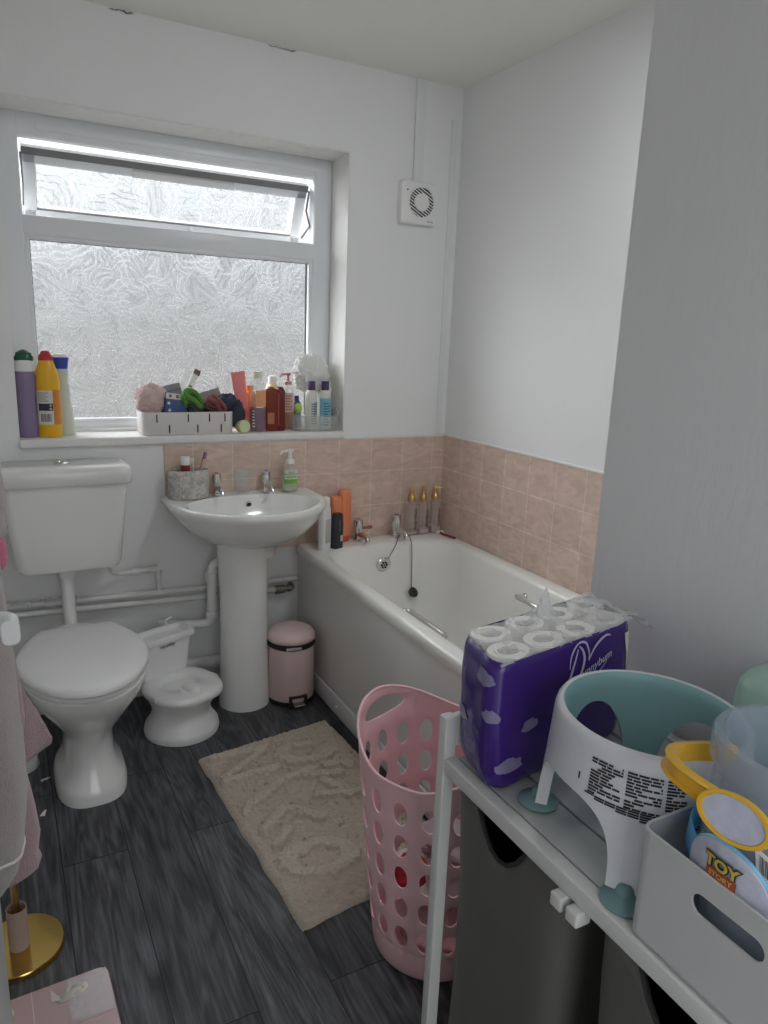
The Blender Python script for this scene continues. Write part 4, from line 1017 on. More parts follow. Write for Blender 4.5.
def halfdisc(r, n=30, y0=-.012):
    P = [(0, 0, 0)]; 
    ring_ = [(r*cos(PI*i/n), r*.92*sin(PI*i/n)) for i in range(n+1)]
    V = []; F = []; m_ = 8
    for q in range(m_+1):
        V += [(x, y0+(y-y0)*q/m_, 0) for x, y in ring_]
    for q in range(m_):
        for i in range(n): F.append((q*(n+1)+i, q*(n+1)+i+1, (q+1)*(n+1)+i+1, (q+1)*(n+1)+i))
    return V, F
E_ = tb.part('emblem_plate', mapv(halfdisc(er), lambda x, y, z: emb(x, y, .002)), M_emb)
E_.modifiers.new('t', 'SOLIDIFY').thickness = .003
tb.part('emblem_rim', tube([emb(er*cos(PI*i/30), er*.92*sin(PI*i/30), .002) for i in range(31)]+[emb(-er+.004*i, -.012, .002) for i in range(28)], .0027, 8), mat('light_blue_plastic', (.20, .52, .80), .3, var=.03))
M_ban = mat('red_orange_banner', (.36, .075, .03), .45, var=.08); M_let = mat('yellow_lettering', (.62, .46, .08), .45, var=.08); M_navy = mat('dark_outline_print', (.03, .03, .05), .5, var=.1)
def emt(g, off): return mapv(g, lambda x, y, z: emb(x, y, off))
tb.part('emblem_banner', emt(grid(10, 2, lambda u, v: (-.0165+.033*u, .0008+.0105*v-.001*u, 0)), .0072), M_ban)
tb.part('lettering', emt(sub(xf(text('TOY', .0175, 0, .002), (0, .0185, 0)), 1), .0080), M_navy, smooth=False, label='dark outline of the yellow word')
tb.part('lettering', emt(sub(xf(text('TOY', .0175, 0, .0007), (0, .0185, 0)), 1), .0088), M_let, smooth=False, label='yellow word on the emblem')
tb.part('lettering', emt(sub(xf(text('STORY', .0082, 0, .0003), (0, .0055, 0)), 1), .0082), mat('orange_lettering', (.75, .38, .10), .45, var=.05), smooth=False, label='small orange word on the banner')
# handle lowered to the front
zp = .215
hpth = smooth_path([(0, .0835, zp), (-.05, .089, zp+.012), (-.10, .080, zp+.026), (-.138, .05, zp+.036), (-.150, .0, zp+.040), (-.138, -.05, zp+.036), (-.10, -.080, zp+.026), (-.05, -.089, zp+.012), (0, -.0835, zp)], 8)
hprof = [(a*.0032, b) for a, b in ((-1, -.011), (1, -.011), (2.6, -.0075), (1, -.005), (1, .005), (2.6, .0075), (1, .011), (-1, .011))]
k0 = min(range(len(hpth)), key=lambda i: (hpth[i]-Vector((-.15, -.006, .255))).length); k1 = min(range(len(hpth)), key=lambda i: (hpth[i]-Vector((-.128, -.060, .248))).length)
tb.part('handle', sweep(hpth[:k0+1], hprof), M_yel); tb.part('handle', sweep(hpth[k1:], hprof), M_yel)
tb.part('handle_pivot', merge(*[xf(lathe([(.012, 0), (.012, .006), (.008, .008)], 20), (0, s*.079, zp), (-s*PI/2, 0, 0)) for s in (1, -1)]), M_yel)
md_ = []
def medal(r0, r1, x0, x1, n=40): return loft([[(x, r*1.45*cos(2*PI*i/n), r*sin(2*PI*i/n)) for i in range(n)] for r, x in ((r0, x0), (r0, x1), (r1, x1))], True, False)
mloc = (-.154, -.034, zp+.037); mrot = (0, math.radians(14), .12)
tb.part('handle_medallion', xf(loft([[(x, r*1.6*cos(2*PI*i/40), r*sin(2*PI*i/40)) for i in range(40)] for r, x in ((.022, .003), (.023, -.001), (.0225, -.005), (.0195, -.005), (.019, -.003))]), mloc, mrot), M_yel)
tb.part('medallion_print', xf(([(-.0036, .019*1.6*cos(2*PI*i/40), .019*sin(2*PI*i/40)) for i in range(40)], [tuple(range(39, -1, -1))]), mloc, mrot), M_emb)
def bpos(a, z, off=.0008): r_ = bw(z)+off; return (r_*cos(a), r_*sin(a), z)
def stick(u, v, off=.0012):
    a = math.radians(196)+(u*cos(.35)-v*.75*sin(.35))*.36; z = .150+(u*sin(-.35)*.9+v*cos(.35))*.040
    return bpos(a, z, off)
tb.part('price_sticker', mapv(grid(8, 6, lambda u, v: (u, v, 0)), lambda u, v, z: stick(u, v)), M_tissue)
tb.part('sticker_print', merge(*[mapv(grid(2, 1, lambda u, v: (u, v, 0)), lambda u, v, z, k=k: stick(.15+.05*k+u*.022*(1+k % 3)/2, .35+.5*v, .0018)) for k in range(14)]), M_print, smooth=False)
# toys lying in the bucket
M_t1 = mat('dark_blue_toy_plastic', (.07, .10, .17), .4, var=.1); M_t2 = mat('salmon_toy_plastic', (.50, .24, .20), .4, var=.1); M_t3 = mat('olive_toy_plastic', (.40, .38, .14), .4, var=.1); M_t4 = mat('violet_toy_plastic', (.22, .14, .24), .4, var=.1)
def toycar(name, m, loc, rot, label, s=1.):
    t = Thing(name, label, 'toy', loc, 0, 'toys inside the clear bucket'); t.o.rotation_euler = rot; t.o.scale = (s, s, s)
    t.part('body', merge(loft([[(x, y, z) for x, y in ((-.03*w_, -.014), (.03*w_, -.014), (.03*w_, .014), (-.03*w_, .014))] for z, w_ in ((-.008, .95), (-.004, 1), (.004, 1), (.007, .9), (.008, .62), (.017, .48), (.0175, .4))])), m)
    for x in (-.017, .017):
        for y in (-.015, .015): t.part('wheel', xf(lathe([(.007, -.002), (.0075, 0), (.007, .002)], 16), (x, y, -.008), (PI/2, 0, 0)), M_black)
    return t
toycar('toy_car', M_t1, (bkx-.008, bky+.02, bkz+.135), (.5, .4, .4), 'dark blue toy car topmost in the clear bucket', 1.15)
toycar('toy_car', M_t2, (bkx-.032, bky+.035, bkz+.062), (.4, -.2, 1.2), 'salmon toy car at the far side of the clear bucket', 1.)
toycar('toy_car', M_t4, (bkx-.03, bky-.03, bkz+.075), (.2, .3, 1.9), 'violet toy car at the near side of the clear bucket', 1.1)
toycar('toy_car', M_t3, (bkx+.035, bky-.01, bkz+.10), (.8, .2, .7), 'olive toy car at the back of the clear bucket', 1.1)
mt = Thing('mint_tub', 'upturned rounded mint green tub standing behind the clear bucket', 'tub', (-.818, -2.235, H+.001))
mt.part('tub', loft([rrect(0, 0, .076, .088, .05, 0, 8), rrect(0, 0, .078, .090, .05, .004, 8), rrect(0, 0, .076, .088, .05, .20, 8), rrect(0, 0, .074, .086, .05, .222, 8), rrect(0, 0, .068, .08, .05, .236, 8), rrect(0, 0, .056, .068, .045, .242, 8), rrect(0, 0, .04, .05, .035, .2435, 8)]), M_mint, ang=60)
mt.part('rim', tube([(x, y, .006) for x, y, _ in rrect(0, 0, .076, .088, .05, 0, 8)], .005, 8, 0, True), M_mint)

# ------------------------------------------------------------------ things by the door
rail = Thing('towel_rail', 'white towel rail on the left wall, almost hidden by the towels', 'towel rail', (-1.90, -1.42, 1.42))
rail.part('bar', tube([(.05, -.20, 0), (.05, .24, 0)], .010, 12), M_plast)
for y in (-.19, .23): rail.part('bracket', tube([(-.07, y, 0), (-.06, y, 0), (.05, y, 0)], .009, 10), M_plast)
def towel(name, prof, xin, y0, y1, m, label, k, hem=None, wob=.006):
    """hanging cloth: prof = (z, x of the outer fold) from the top down"""
    pr2 = []
    for i in range(len(prof)-1):
        (za, xa), (zb, xb) = prof[i], prof[i+1]; n = max(2, int(abs(za-zb)/.02))
        for j in range(n): f = j/n; f = f*f*(3-2*f) if False else f; pr2.append((za+(zb-za)*f, xa+(xb-xa)*f))
    pr2.append(prof[-1]); rings = []
    for z, xo in pr2:
        P = []; yc, hy_ = (y0+y1)/2, abs(y1-y0)/2; xc, hx_ = (xin+xo)/2, max(.006, (xo-xin)/2)
        for i in range(64):
            t = 2*PI*i/64; ca, sa = cos(t), sin(t); q = (abs(ca)**3.2+abs(sa)**3.2)**(-1/3.2)
            wv = wob*sin((yc+hy_*sa*q)*70+z*6+k)*abs(sa) if ca > 0 else 0
            f_ = 1+.05*nz((ca, sa, z*5), 1.3, k)
            P.append((xc+hx_*ca*q*f_-abs(wv), yc+hy_*sa*q*(1+.05*nz((0, 0, z), 9, k)), z+.004*nz((ca, sa, z), 4, k)))
        rings.append(P)
    o = obj(name, loft(rings), m, None, True, ang=80)
    tag(o, label, 'towel', 'towels on the left')
    if hem:
        r_ = min(rings, key=lambda q: abs(q[0][2]-hem)); h_ = obj('hem', tube(r_, .0032, 6, 0, True), M_hem, o); h_['label'] = 'pale stitched hem'
    return o
towel('towel', [(1.44, -1.835), (1.435, -1.80), (1.25, -1.795), (1.158, -1.786), (1.11, -1.782), (1.095, -1.786), (1.085, -1.786), (1.06, -1.784), (1.052, -1.80)], -1.885, -1.24, -1.40, M_tow_g, 'short folded grey-brown towel uppermost at the left edge', 1)
towel('towel', [(1.05, -1.80), (1.04, -1.788), (1.00, -1.7875), (.985, -1.80)], -1.85, -1.29, -1.36, M_tow_r, 'small bright pink cloth peeping out under the short grey towel', 2)
tg = towel('towel', [(1.43, -1.825), (1.42, -1.81), (1.02, -1.797), (.97, -1.794), (.887, -1.791), (.80, -1.788), (.725, -1.786), (.66, -1.788), (.60, -1.795), (.56, -1.800), (.53, -1.808), (.50, -1.83), (.495, -1.85)], -1.90, -1.46, -1.59, M_tow_g, 'long pale grey towel with a stitched hem hanging in front of the pink towel', 3, hem=.565)
towel('towel', [(1.43, -1.845), (1.42, -1.815), (1.0, -1.80), (.85, -1.79), (.79, -1.784), (.74, -1.782), (.68, -1.79), (.62, -1.786), (.56, -1.778), (.50, -1.773), (.475, -1.777), (.462, -1.779), (.445, -1.774), (.43, -1.779), (.418, -1.797), (.412, -1.83)], -1.885, -1.395, -1.452, M_tow_p, 'long dusty pink towel reaching lowest above the gold stand', 4, wob=.004)
def flap(u, v):   # the corner that sticks out towards the toilet
    z = .80-.155*v; xo = -1.786+(.052*v**1.25)*(1 if v < .93 else 1-(v-.93)*2)
    x = -1.86+(xo+1.86)*u; return (x, -1.37+.02*sin(u*5+v*3)-.02*u, z-.02*(1-u)*v+.012*(u*v)*0-.02*v*(1-u))
fl = obj('towel', grid(20, 24, flap), M_tow_p); fl.modifiers.new('t', 'SOLIDIFY').thickness = .007; tag(fl, 'dusty pink towel corner sticking out towards the toilet', 'towel', 'towels on the left')
gs_ = Thing('toilet_roll_stand', 'gold free-standing toilet roll stand with round base by the door', 'toilet roll stand', (-1.833, -1.14, 0))
gs_.part('base', lathe([(.094, 0), (.097, .002), (.097, .012), (.094, .016), (.03, .0165), (.0, .0165)], 56), M_gold)
gs_.part('pole', lathe([(.0085, .016), (.0085, .57), (.011, .575), (.011, .59), (.0, .596)], 20), M_dgold)
gs_.part('arm', tube(corner_path([(0, 0, .55), (-.12, 0, .55), (-.12, 0, .575)], .01), .006, 10), M_dgold)
ct = obj('cardboard_tube', lathe([(.0215, 0), (.0215, .105), (.0200, .105), (.0200, 0), (.0215, 0)], 36, False, False), M_card); place(ct, (-1.833, -1.146, .0175))
tag(ct, 'empty brown cardboard roll standing on the gold base', 'toilet roll tube')
scl = Thing('bathroom_scale', 'pink glass bathroom scale on the floor in the lower left corner', 'scale', (-1.805, -1.452, 0), math.radians(2))
scl.part('platform', loft([rrect(0, 0, .146, .146, .02, .018, 6), rrect(0, 0, .15, .15, .022, .022, 6), rrect(0, 0, .15, .15, .022, .027, 6), rrect(0, 0, .148, .148, .02, .029, 6)]), mat('pink_glass_top', (.52, .36, .36), .12, var=.03, coat=.5))
for x in (-.1, .1):
    for y in (-.1, .1): scl.part('foot', xf(lathe([(.018, 0), (.02, .018)], 20), (x, y, 0)), M_black)
    for y in (-.108, .108):
        scl.part('electrode', xf(loft([rrect(0, 0, .033, .014, .0138, .029, 8), rrect(0, 0, .033, .014, .0138, .0308, 8), rrect(0, 0, .031, .012, .0118, .0312, 8)]), (x*.72, y, 0), (0, 0, .25)), mat('brushed_steel_pad', (.55, .52, .46), .35, 1., var=.05))
scl.part('protective_film', merge(grid(22, 26, lambda u, v: (.062+.084*u, .142-.115*v, .0302+.0035*abs(nz((u*5, v*5, 0), 1.3)))), xf(grid(3, 8, lambda u, v: (.0+.02*u*(1-v), 0+.004*v, .03*v)), (.03, .10, .031)), xf(grid(3, 8, lambda u, v: (.012*u*(1-v), .0, .018*v)), (.085, .115, .031))), M_film, ang=180)
scl.part('seam', merge(box(-.068, -.066, -.148, .148, .0288, .0293), box(.0-.006, .0-.004, -.148, .148, .0288, .0293), box(.058, .148, .020, .022, .0288, .0293)), mat('pale_pink_line', (.62, .47, .47), .3, var=.05), smooth=False)

# ------------------------------------------------------------------ things on the window sill
SZ = 1.0405
def bottle(name, label, cat, x, y, prof, m, cap=None, mcap=None, n=28, sxy=(1, 1), rz=0., group='bottles on the window sill', z=SZ, extra=(), capname='cap', rot=None):
    t = Thing(name, label, cat, (x, y, z), rz, group)
    if rot: t.o.rotation_euler = rot
    s_ = lambda g: mapv(g, lambda a, b, c: (a*sxy[0], b*sxy[1], c))
    t.part('body', s_(lathe(prof, n)), m)
    if cap: t.part(capname, s_(lathe(cap, n)) if isinstance(cap, list) else cap, mcap)
    for nm, g, mm in extra: t.part(nm, g, mm)
    return t
def wrap_label(r, z0, z1, a0, a1, off=.0008, sxy=(1, 1), rf=None):
    return grid(12, 3, lambda u, v: (((rf(z0+(z1-z0)*v) if rf else r)+off)*sin(a0+(a1-a0)*u)*sxy[0], -((rf(z0+(z1-z0)*v) if rf else r)+off)*cos(a0+(a1-a0)*u)*sxy[1], z0+(z1-z0)*v))
def wrap_text(s, size, r, z, a=0., sxy=(1, 1), vert=False, off=.0014, bold=0.):
    g = text(s, size, 0, bold)
    if vert: g = xf(g, (0, 0, 0), (0, 0, PI/2))
    return mapv(g, lambda u, v, w_: ((r+off)*sin(a+u/r)*sxy[0], -(r+off)*cos(a+u/r)*sxy[1], z+v))
M_lav = mat('lavender_plastic', (.25, .19, .33), .3, var=.05); M_grn = mat('dark_green_plastic', (.01, .09, .05), .35, var=.05)
M_bleach = mat('amber_yellow_plastic', (.80, .44, .01), .3, var=.04); M_redp = mat('red_plastic', (.48, .03, .05), .35, var=.05)
M_bluep = mat('royal_blue_plastic', (.03, .06, .42), .3, var=.05); M_milky = mat('milky_translucent_plastic', (.66, .70, .60), .3, var=.04, alpha=.85)
M_wlab = mat('white_label', (.66, .64, .60), .5, var=.06, vscale=60); M_olab = mat('orange_label', (.62, .22, .03), .45, var=.06)
M_clear = mat('clear_plastic', (.88, .89, .88), .1, alpha=.16); M_teal = mat('teal_label', (.10, .36, .38), .45, var=.06)
bottle('cleaner_bottle', 'lavender purple cleaner bottle with green cap at the left end of the sill', 'bottle', -1.690, .055, [(.033, 0), (.035, .005), (.035, .05), (.033, .10), (.032, .14), (.036, .165), (.037, .19), (.033, .215), (.032, .228)], M_lav,
       [(.030, .262), (.0315, .266), (.031, .275), (.026, .281), (.026, .288), (.012, .296), (.0, .300)], M_grn, sxy=(.97, .7), extra=[('collar', mapv(lathe([(.032, .226), (.0325, .230), (.029, .264)], 28), lambda a, b, c: (a*.97, b*.75, c)), M_plast), ('ridge', merge(*[wrap_label(.0325, .06+.035*k, .068+.035*k, -.2, .2, .002, (.97, .7)) for k in range(3)]), M_lav)])
bl = bottle('bleach_bottle', 'yellow bleach bottle with red cap and white label on the sill', 'bottle', -1.622, .052, [(.038, 0), (.04, .004), (.040, .165), (.0405, .17), (.041, .19), (.036, .225), (.026, .255), (.022, .268)], M_bleach,
       [(.0235, .264), (.024, .270), (.0225, .277), (.024, .28), (.019, .284), (.012, .296), (.0, .299)], M_redp, sxy=(.98, .75),
       extra=[('label', wrap_label(.04, .045, .163, -1.15, .32, .0009, (.98, .75)), M_wlab), ('orange_label', wrap_label(.04, .045, .165, .34, 1.25, .0009, (.98, .75)), M_olab),
              ('hazard_print', merge(wrap_label(.04, .093, .118, -.95, .30, .0014, (.98, .75))), M_navy), ('hazard_symbol', merge(*[mapv(xf(lathe([(.0055, 0), (.0, .0001)], 4), (0, 0, 0)), lambda u, v, w_, zz=zz: (.0418*sin(.10+u/.04)*.98, -.0418*cos(.10+u/.04)*.75, zz+v)) for zz in (.1115, .0995)]), M_wlab),
              ('barcode', merge(*[wrap_label(.04, .055, .082, -.75+.1*i, -.75+.1*i+.045+.02*(i % 3 == 0), .0014, (.98, .75)) for i in range(9)]), M_print), ('small_print', merge(*[wrap_label(.04, .125+.007*i, .128+.007*i, -1.0, -.05-.2*(i % 2), .0014, (.98, .75)) for i in range(5)]), mat('grey_print', (.25, .25, .26), .6, var=.1))])
bottle('spray_bottle', 'milky white bottle with blue cap behind the yellow bottle on the sill', 'bottle', -1.572, .098, [(.035, 0), (.037, .004), (.034, .05), (.028, .12), (.023, .18), (.0215, .236)], M_milky,
       [(.022, .234), (.0275, .272), (.0278, .274)], M_bluep, sxy=(1, .75), extra=[('cap_top', mapv(lathe([(.0275, .273), (.027, .279), (.021, .285), (.0, .288)], 28), lambda a, b, c: (a, b*.75, c)), M_plast), ('side_label', wrap_label(.03, .07, .165, -1.5, -.45, .004, (1, .75)), M_teal)])
bottle('small_bottle', 'small white bottle with blue band between purple and yellow bottles', 'bottle', -1.660, .125, [(.02, 0), (.021, .003), (.021, .10), (.014, .125), (.011, .13)], M_plast, [(.0115, .129), (.0115, .148), (.0, .15)], M_black, extra=[('band', lathe([(.0213, .07), (.0213, .085)], 28, False, False), M_bluep)])

# white basket and what lies in it
kx0, kx1, ky0, ky1, KH = -1.318, -.972, -.004, .135, .085
wk = Thing('sill_basket', 'white slotted plastic basket full of odds and ends on the sill', 'basket', ((kx0+kx1)/2, (ky0+ky1)/2, SZ))
khx, khy = (kx1-kx0)/2, (ky1-ky0)/2
kr = lambda z, d, r=.03: rrect(0, 0, khx-d, khy-d, r, z, 8)
wk.part('basket_walls', loft([kr(0, .004), kr(.004, .0015), kr(KH-.004, 0), kr(KH, .001), kr(KH, .003), kr(.006, .005), kr(.005, .01)]), mat('warm_white_plastic', (.68, .65, .64), .4, var=.02))
sl = []
for i, u in enumerate([-.12, -.005, .075, .135]): sl.append(xf(box(-.0022, .0022, -khy-.0012, -khy+.002, .048, .078), (u, 0, 0)))
for u in (-.075, .03, .12): sl.append(xf(box(-.0022, .0022, -khy-.0012, -khy+.002, .008, .038), (u, 0, 0)))
for g in sl: wk.part('slot', g, M_dark, smooth=False)
grpk = 'things in the white sill basket'
def pouf(name, label, loc, r, m, k, cord=None, group=None, flat=1.):
    V, F = ball(1, 96, 60)
    def f(x, y, z):
        p = Vector((x, y, z)); d = 1+.16*nz(p, 2.2, k)+.16*abs(nz(p, 6, k))-.10*abs(nz(p, 11, k))
        return tuple(p*r*d)
    o = obj(name, mapv(mapv((V, F), f), lambda x, y, z: (x, y*flat, z)), m, None, True, ang=180); place(o, loc); tag(o, label, 'bath pouf', group)
    if cord: c = obj('cord', tube(cord, .0025, 6, 6), mat('pink_cord', (.6, .25, .27), .7, var=.1), o)
    return o
M_net_p = mat('pale_pink_netting', (.72, .55, .52), .8, var=.08, bump=.8, bscale=120, alpha=.8); M_net_w = mat('white_netting', (.80, .80, .78), .8, var=.05, bump=.8, bscale=120, alpha=.8)
pouf('bath_pouf', 'pale pink netting bath pouf at the left of the white basket', (-1.272, .065, SZ+.128), .058, M_net_p, 1, group=None)
def boxthing(name, label, cat, loc, dims, rot, m, extra=(), b=.003, group=grpk):
    t = Thing(name, label, cat, loc, 0, group); t.o.rotation_euler = rot; x, y, z = dims
    t.part('carton', rbox(-x/2, x/2, -y/2, y/2, -z/2, z/2, b), m)
    for nm, g, mm in extra: t.part(nm, g, mm)
    return t
M_bluebox = mat('dark_blue_card', (.05, .09, .24), .5, var=.1, vscale=30); M_greycard = mat('grey_card', (.27, .26, .26), .6, var=.08); M_brcard = mat('brown_grey_card', (.34, .29, .26), .7, var=.08)
boxthing('small_box', 'blue box with white end panel in the white basket', 'box', (-1.188, .045, SZ+.105), (.085, .05, .095), (-.12, .12, .05), M_bluebox, [('end_panel', box(-.042, .042, -.0265, -.0255, .022, .044), M_wlab), ('panel_print', merge(*[xf(box(-.005, .005, -.0272, -.0262, -.006, .006), (x, 0, .033), (0, 0, 0)) for x in (-.026, .0, .026)]), mat('brown_print', (.25, .15, .09), .6, var=.1)), ('stars', merge(*[xf(lathe([(.006, -.0003), (.0, .0003)], 6), (x, -.0262, z), (PI/2, 0, 0)) for x, z in ((-.03, .006), (.028, .008), (-.025, -.02))]), M_wlab)])
boxthing('small_box', 'grey card box tilted behind the blue box', 'box', (-1.195, .09, SZ+.125), (.10, .02, .11), (-.1, -.22, .15), M_greycard, [('fold_line', box(-.05, .05, -.0106, -.0098, .03, .032), M_dark)])
boxthing('small_box', 'brown-grey card box leaning up at the right of the basket', 'box', (-1.065, .09, SZ+.125), (.135, .022, .055), (-.2, -.30, .05), M_brcard, [('fold_line', box(-.066, .066, -.0116, -.0108, .018, .020), M_greycard)])
def scrunchie(name, label, loc, R, r, m, rot, k, loops=3, group=grpk, cat='hair band'):
    gs = []
    for L in range(loops):
        P = [((R+.006*sin(3*t+L*2+k))*cos(t), (R*.55+.008*sin(2*t+L))*sin(t), .012*L-.008+.008*sin(t*2+L*1.7+k)) for t in [2*PI*i/40 for i in range(40)]]
        gs.append(tube(P, r, 8, 0, True))
    o = obj(name, merge(*gs), m, None, True); place(o, loc, rot); tag(o, label, cat, group); return o
scrunchie('headband', 'bright green looped headband in the white basket', (-1.125, .035, SZ+.125), .04, .011, mat('green_jersey', (.10, .26, .05), .9, var=.2, bump=.6, bscale=200), (1.1, .7, .3), 1)
scrunchie('scrunchie', 'reddish brown scrunchie in the white basket', (-1.035, .035, SZ+.105), .032, .010, mat('russet_cloth', (.22, .07, .07), .9, var=.3, bump=.6, bscale=200), (1.0, .9, 0), 2)
blob('folded_cloth', (-1.112, .04, SZ+.085), (.06, .04, .028), mat('dark_green_cloth', (.025, .04, .035), .9, var=.2, bump=.5, bscale=90), 'dark green cloth under the green headband', 7, 'cloth', grpk, rot=(0, .5, 0))
blob('folded_cloth', (-.985, .055, SZ+.105), (.045, .04, .04), mat('navy_cloth', (.03, .035, .06), .9, var=.2, bump=.5, bscale=90), 'navy blue cloth hanging over the right end of the white basket', 8, 'cloth', grpk, rot=(0, .4, 0))
blob('folded_cloth', (-.952, .03, SZ+.07), (.03, .025, .05), mat('navy_cloth_b', (.035, .04, .06), .9, var=.2, bump=.5, bscale=90), 'dark blue cloth end beside the pink tube', 9, 'cloth', grpk)
hb = Thing('nail_file', 'grey nail file lying across the dark cloth in the white basket', 'nail file', (-1.065, .02, SZ+.092), 0, grpk); hb.o.rotation_euler = (0, .42, .1)
hb.part('blade', rbox(-.055, .055, -.008, .008, -.003, .003, .0025), mat('grey_file', (.34, .33, .33), .7, var=.15, vscale=200)); hb.part('edge', rbox(-.053, .053, -.0085, -.008, -.0022, .0022, .0002), M_dark)
blob('tissue_pack', (-1.03, .06, SZ+.075), (.05, .03, .022), mat('silver_grey_film', (.36, .36, .40), .35, var=.2, bump=.5, bscale=50), 'silver grey film pouch in the white basket', 11, 'pouch', grpk)
pkt = Thing('plastic_packet', 'clear plastic packet with white stick standing up in the white basket', 'packet', (-1.135, .105, SZ+.155), 0, grpk); pkt.o.rotation_euler = (-.1, .45, .1)
pkt.part('film', grid(10, 16, lambda u, v: (-.028+.056*u, .006*nz((u*3, v*3, 0), 1), -.08+.16*v)), M_film, ang=180)
pkt.part('white_stick', rbox(.0, .022, -.004, .004, -.08, .082, .003), M_plast); pkt.part('brown_tip', rbox(.002, .03, -.005, .005, .075, .098, .004), mat('brown_tip', (.18, .11, .08), .6, var=.1)); pkt.part('red_print', merge(*[rbox(.004, .018, -.0048, -.004, -.05+.018*i, -.043+.018*i, .0004) for i in range(5)]), mat('red_print', (.5, .08, .10), .5, var=.1))

# bottles right of the basket
jr = bottle('small_jar', 'small round yellow-green jar lying beside the white basket', 'jar', -.943, .018, [(.022, 0), (.024, .003), (.024, .022), (.022, .025)], mat('clear_green_jar', (.52, .58, .22), .2, var=.05, alpha=.8), [(.0245, .024), (.0245, .036), (.023, .038), (.0, .038)], mat('pale_green_cap', (.62, .66, .40), .35, var=.05), z=SZ+.0255, rot=(PI/2-.1, 0, .2))
M_coral = mat('coral_pink_tube', (.75, .22, .22), .35, var=.03)
tu = Thing('squeeze_tube', 'coral pink squeeze tube standing on its cap', 'tube', (-.905, .075, SZ), 0, 'bottles on the window sill'); tu.o.rotation_euler = (0, -.13, .1)
tu.part('body', loft([[((.021+.008*t)*cos(2*PI*i/32), (.019*(1-t)+.0012)*sin(2*PI*i/32), .02+.205*t) for i in range(32)] for t in [k/12 for k in range(13)]]), M_coral)
tu.part('crimp', rbox(-.029, .029, -.0015, .0015, .218, .236, .001), M_coral); tu.part('cap', lathe([(.019, 0), (.02, .003), (.021, .022), (.0, .022)], 24), mat('coral_cap', (.68, .16, .16), .35, var=.03))
M_oran = mat('orange_bottle_plastic', (.66, .17, .03), .25, var=.05, alpha=.9)
bottle('shampoo_bottle', 'orange bottle half hidden behind the coral tube', 'bottle', -.872, .118, [(.024, 0), (.026, .004), (.026, .14), (.018, .155), (.014, .158)], M_oran, [(.015, .156), (.015, .178), (.0, .18)], M_oran)
M_purl = mat('dark_purple_liquid', (.16, .02, .09), .2, var=.1)
bottle('mouthwash_bottle', 'clear bottle one third full of purple liquid with orange label', 'bottle', -.862, .045, [(.031, 0), (.033, .004), (.033, .17), (.026, .195), (.017, .205), (.016, .212)], M_clear, [(.0185, .21), (.0185, .236), (.0, .238)], mat('frosted_cap', (.70, .70, .55), .3, var=.05, alpha=.7), sxy=(1, .75),
       extra=[('liquid', mapv(lathe([(.029, .004), (.0312, .006), (.0312, .096), (.0, .096)], 28), lambda a, b, c: (a, b*.72, c)), M_purl), ('orange_label', wrap_label(.033, .10, .165, -.5, 1.0, .0008, (1, .75)), mat('orange_tint_label', (.74, .33, .16), .4, var=.1)), ('white_print', merge(*[wrap_label(.033, .02+.012*i, .025+.012*i, -.95, -.6, .0014, (1, .75)) for i in range(6)]), M_wlab)])
M_amb = mat('amber_brown_bottle', (.22, .03, .012), .15, var=.1, alpha=.93); M_amb2 = mat('dark_red_bottle', (.15, .012, .014), .2, var=.1)
def flatbottle(name, label, x, y, hx_, hy_, h, m, mc, capr=.013, caph=.02, extra=(), rz=0.):
    t = Thing(name, label, 'bottle', (x, y, SZ), rz, 'bottles on the window sill')
    t.part('body', loft([rrect(0, 0, hx_-.003, hy_-.003, .010, 0), rrect(0, 0, hx_, hy_, .011, .004), rrect(0, 0, hx_, hy_, .011, h-.012), rrect(0, 0, hx_-.004, hy_-.004, .01, h-.003), rrect(0, 0, capr, min(capr, hy_-.004), .01, h)]), m)
    t.part('cap', xf(lathe([(capr, 0), (capr, caph), (capr-.002, caph+.002), (.0, caph+.002)], 24), (0, 0, h)), mc)
    for nm, g, mm in extra: t.part(nm, g, mm)
    return t
flatbottle('oil_bottle', 'amber brown flat bottle left of its dark red neighbour', -.806, .05, .026, .019, .172, M_amb, M_amb, .012, .003, [('label', box(-.02, .008, -.0205, -.0195, .03, .075), mat('orange_brown_label', (.42, .16, .09), .5, var=.1))])
flatbottle('oil_bottle', 'dark red flat bottle right of the amber one', -.766, .055, .018, .02, .172, M_amb2, M_amb2, .012, .003, [('stripe', box(-.016, -.010, -.0215, -.0205, .02, .155), mat('lighter_red_stripe', (.3, .06, .04), .5, var=.1))])
bottle('lotion_bottle', 'white-capped pale yellow bottle behind the amber bottles', 'bottle', -.775, .122, [(.028, 0), (.03, .004), (.03, .165), (.022, .18), (.018, .184)], mat('pale_yellow_plastic', (.75, .66, .32), .35, var=.05), [(.019, .182), (.017, .215), (.0, .218)], M_plast)
M_pinkpl = mat('rose_pink_pump', (.55, .22, .22), .35, var=.05)
def pump(mm, z, s=1.): return merge(xf(lathe([(.012, 0), (.012, .010), (.005, .013), (.0045, .03), (.010, .031), (.010, .038), (.0, .040)], 18), (0, 0, z), (0, 0, 0), (s, s, s)), tube(corner_path([(0, 0, z+.034*s), (-.022*s, -.004, z+.034*s), (-.030*s, -.006, z+.026*s)], .006), .0035*s, 8))
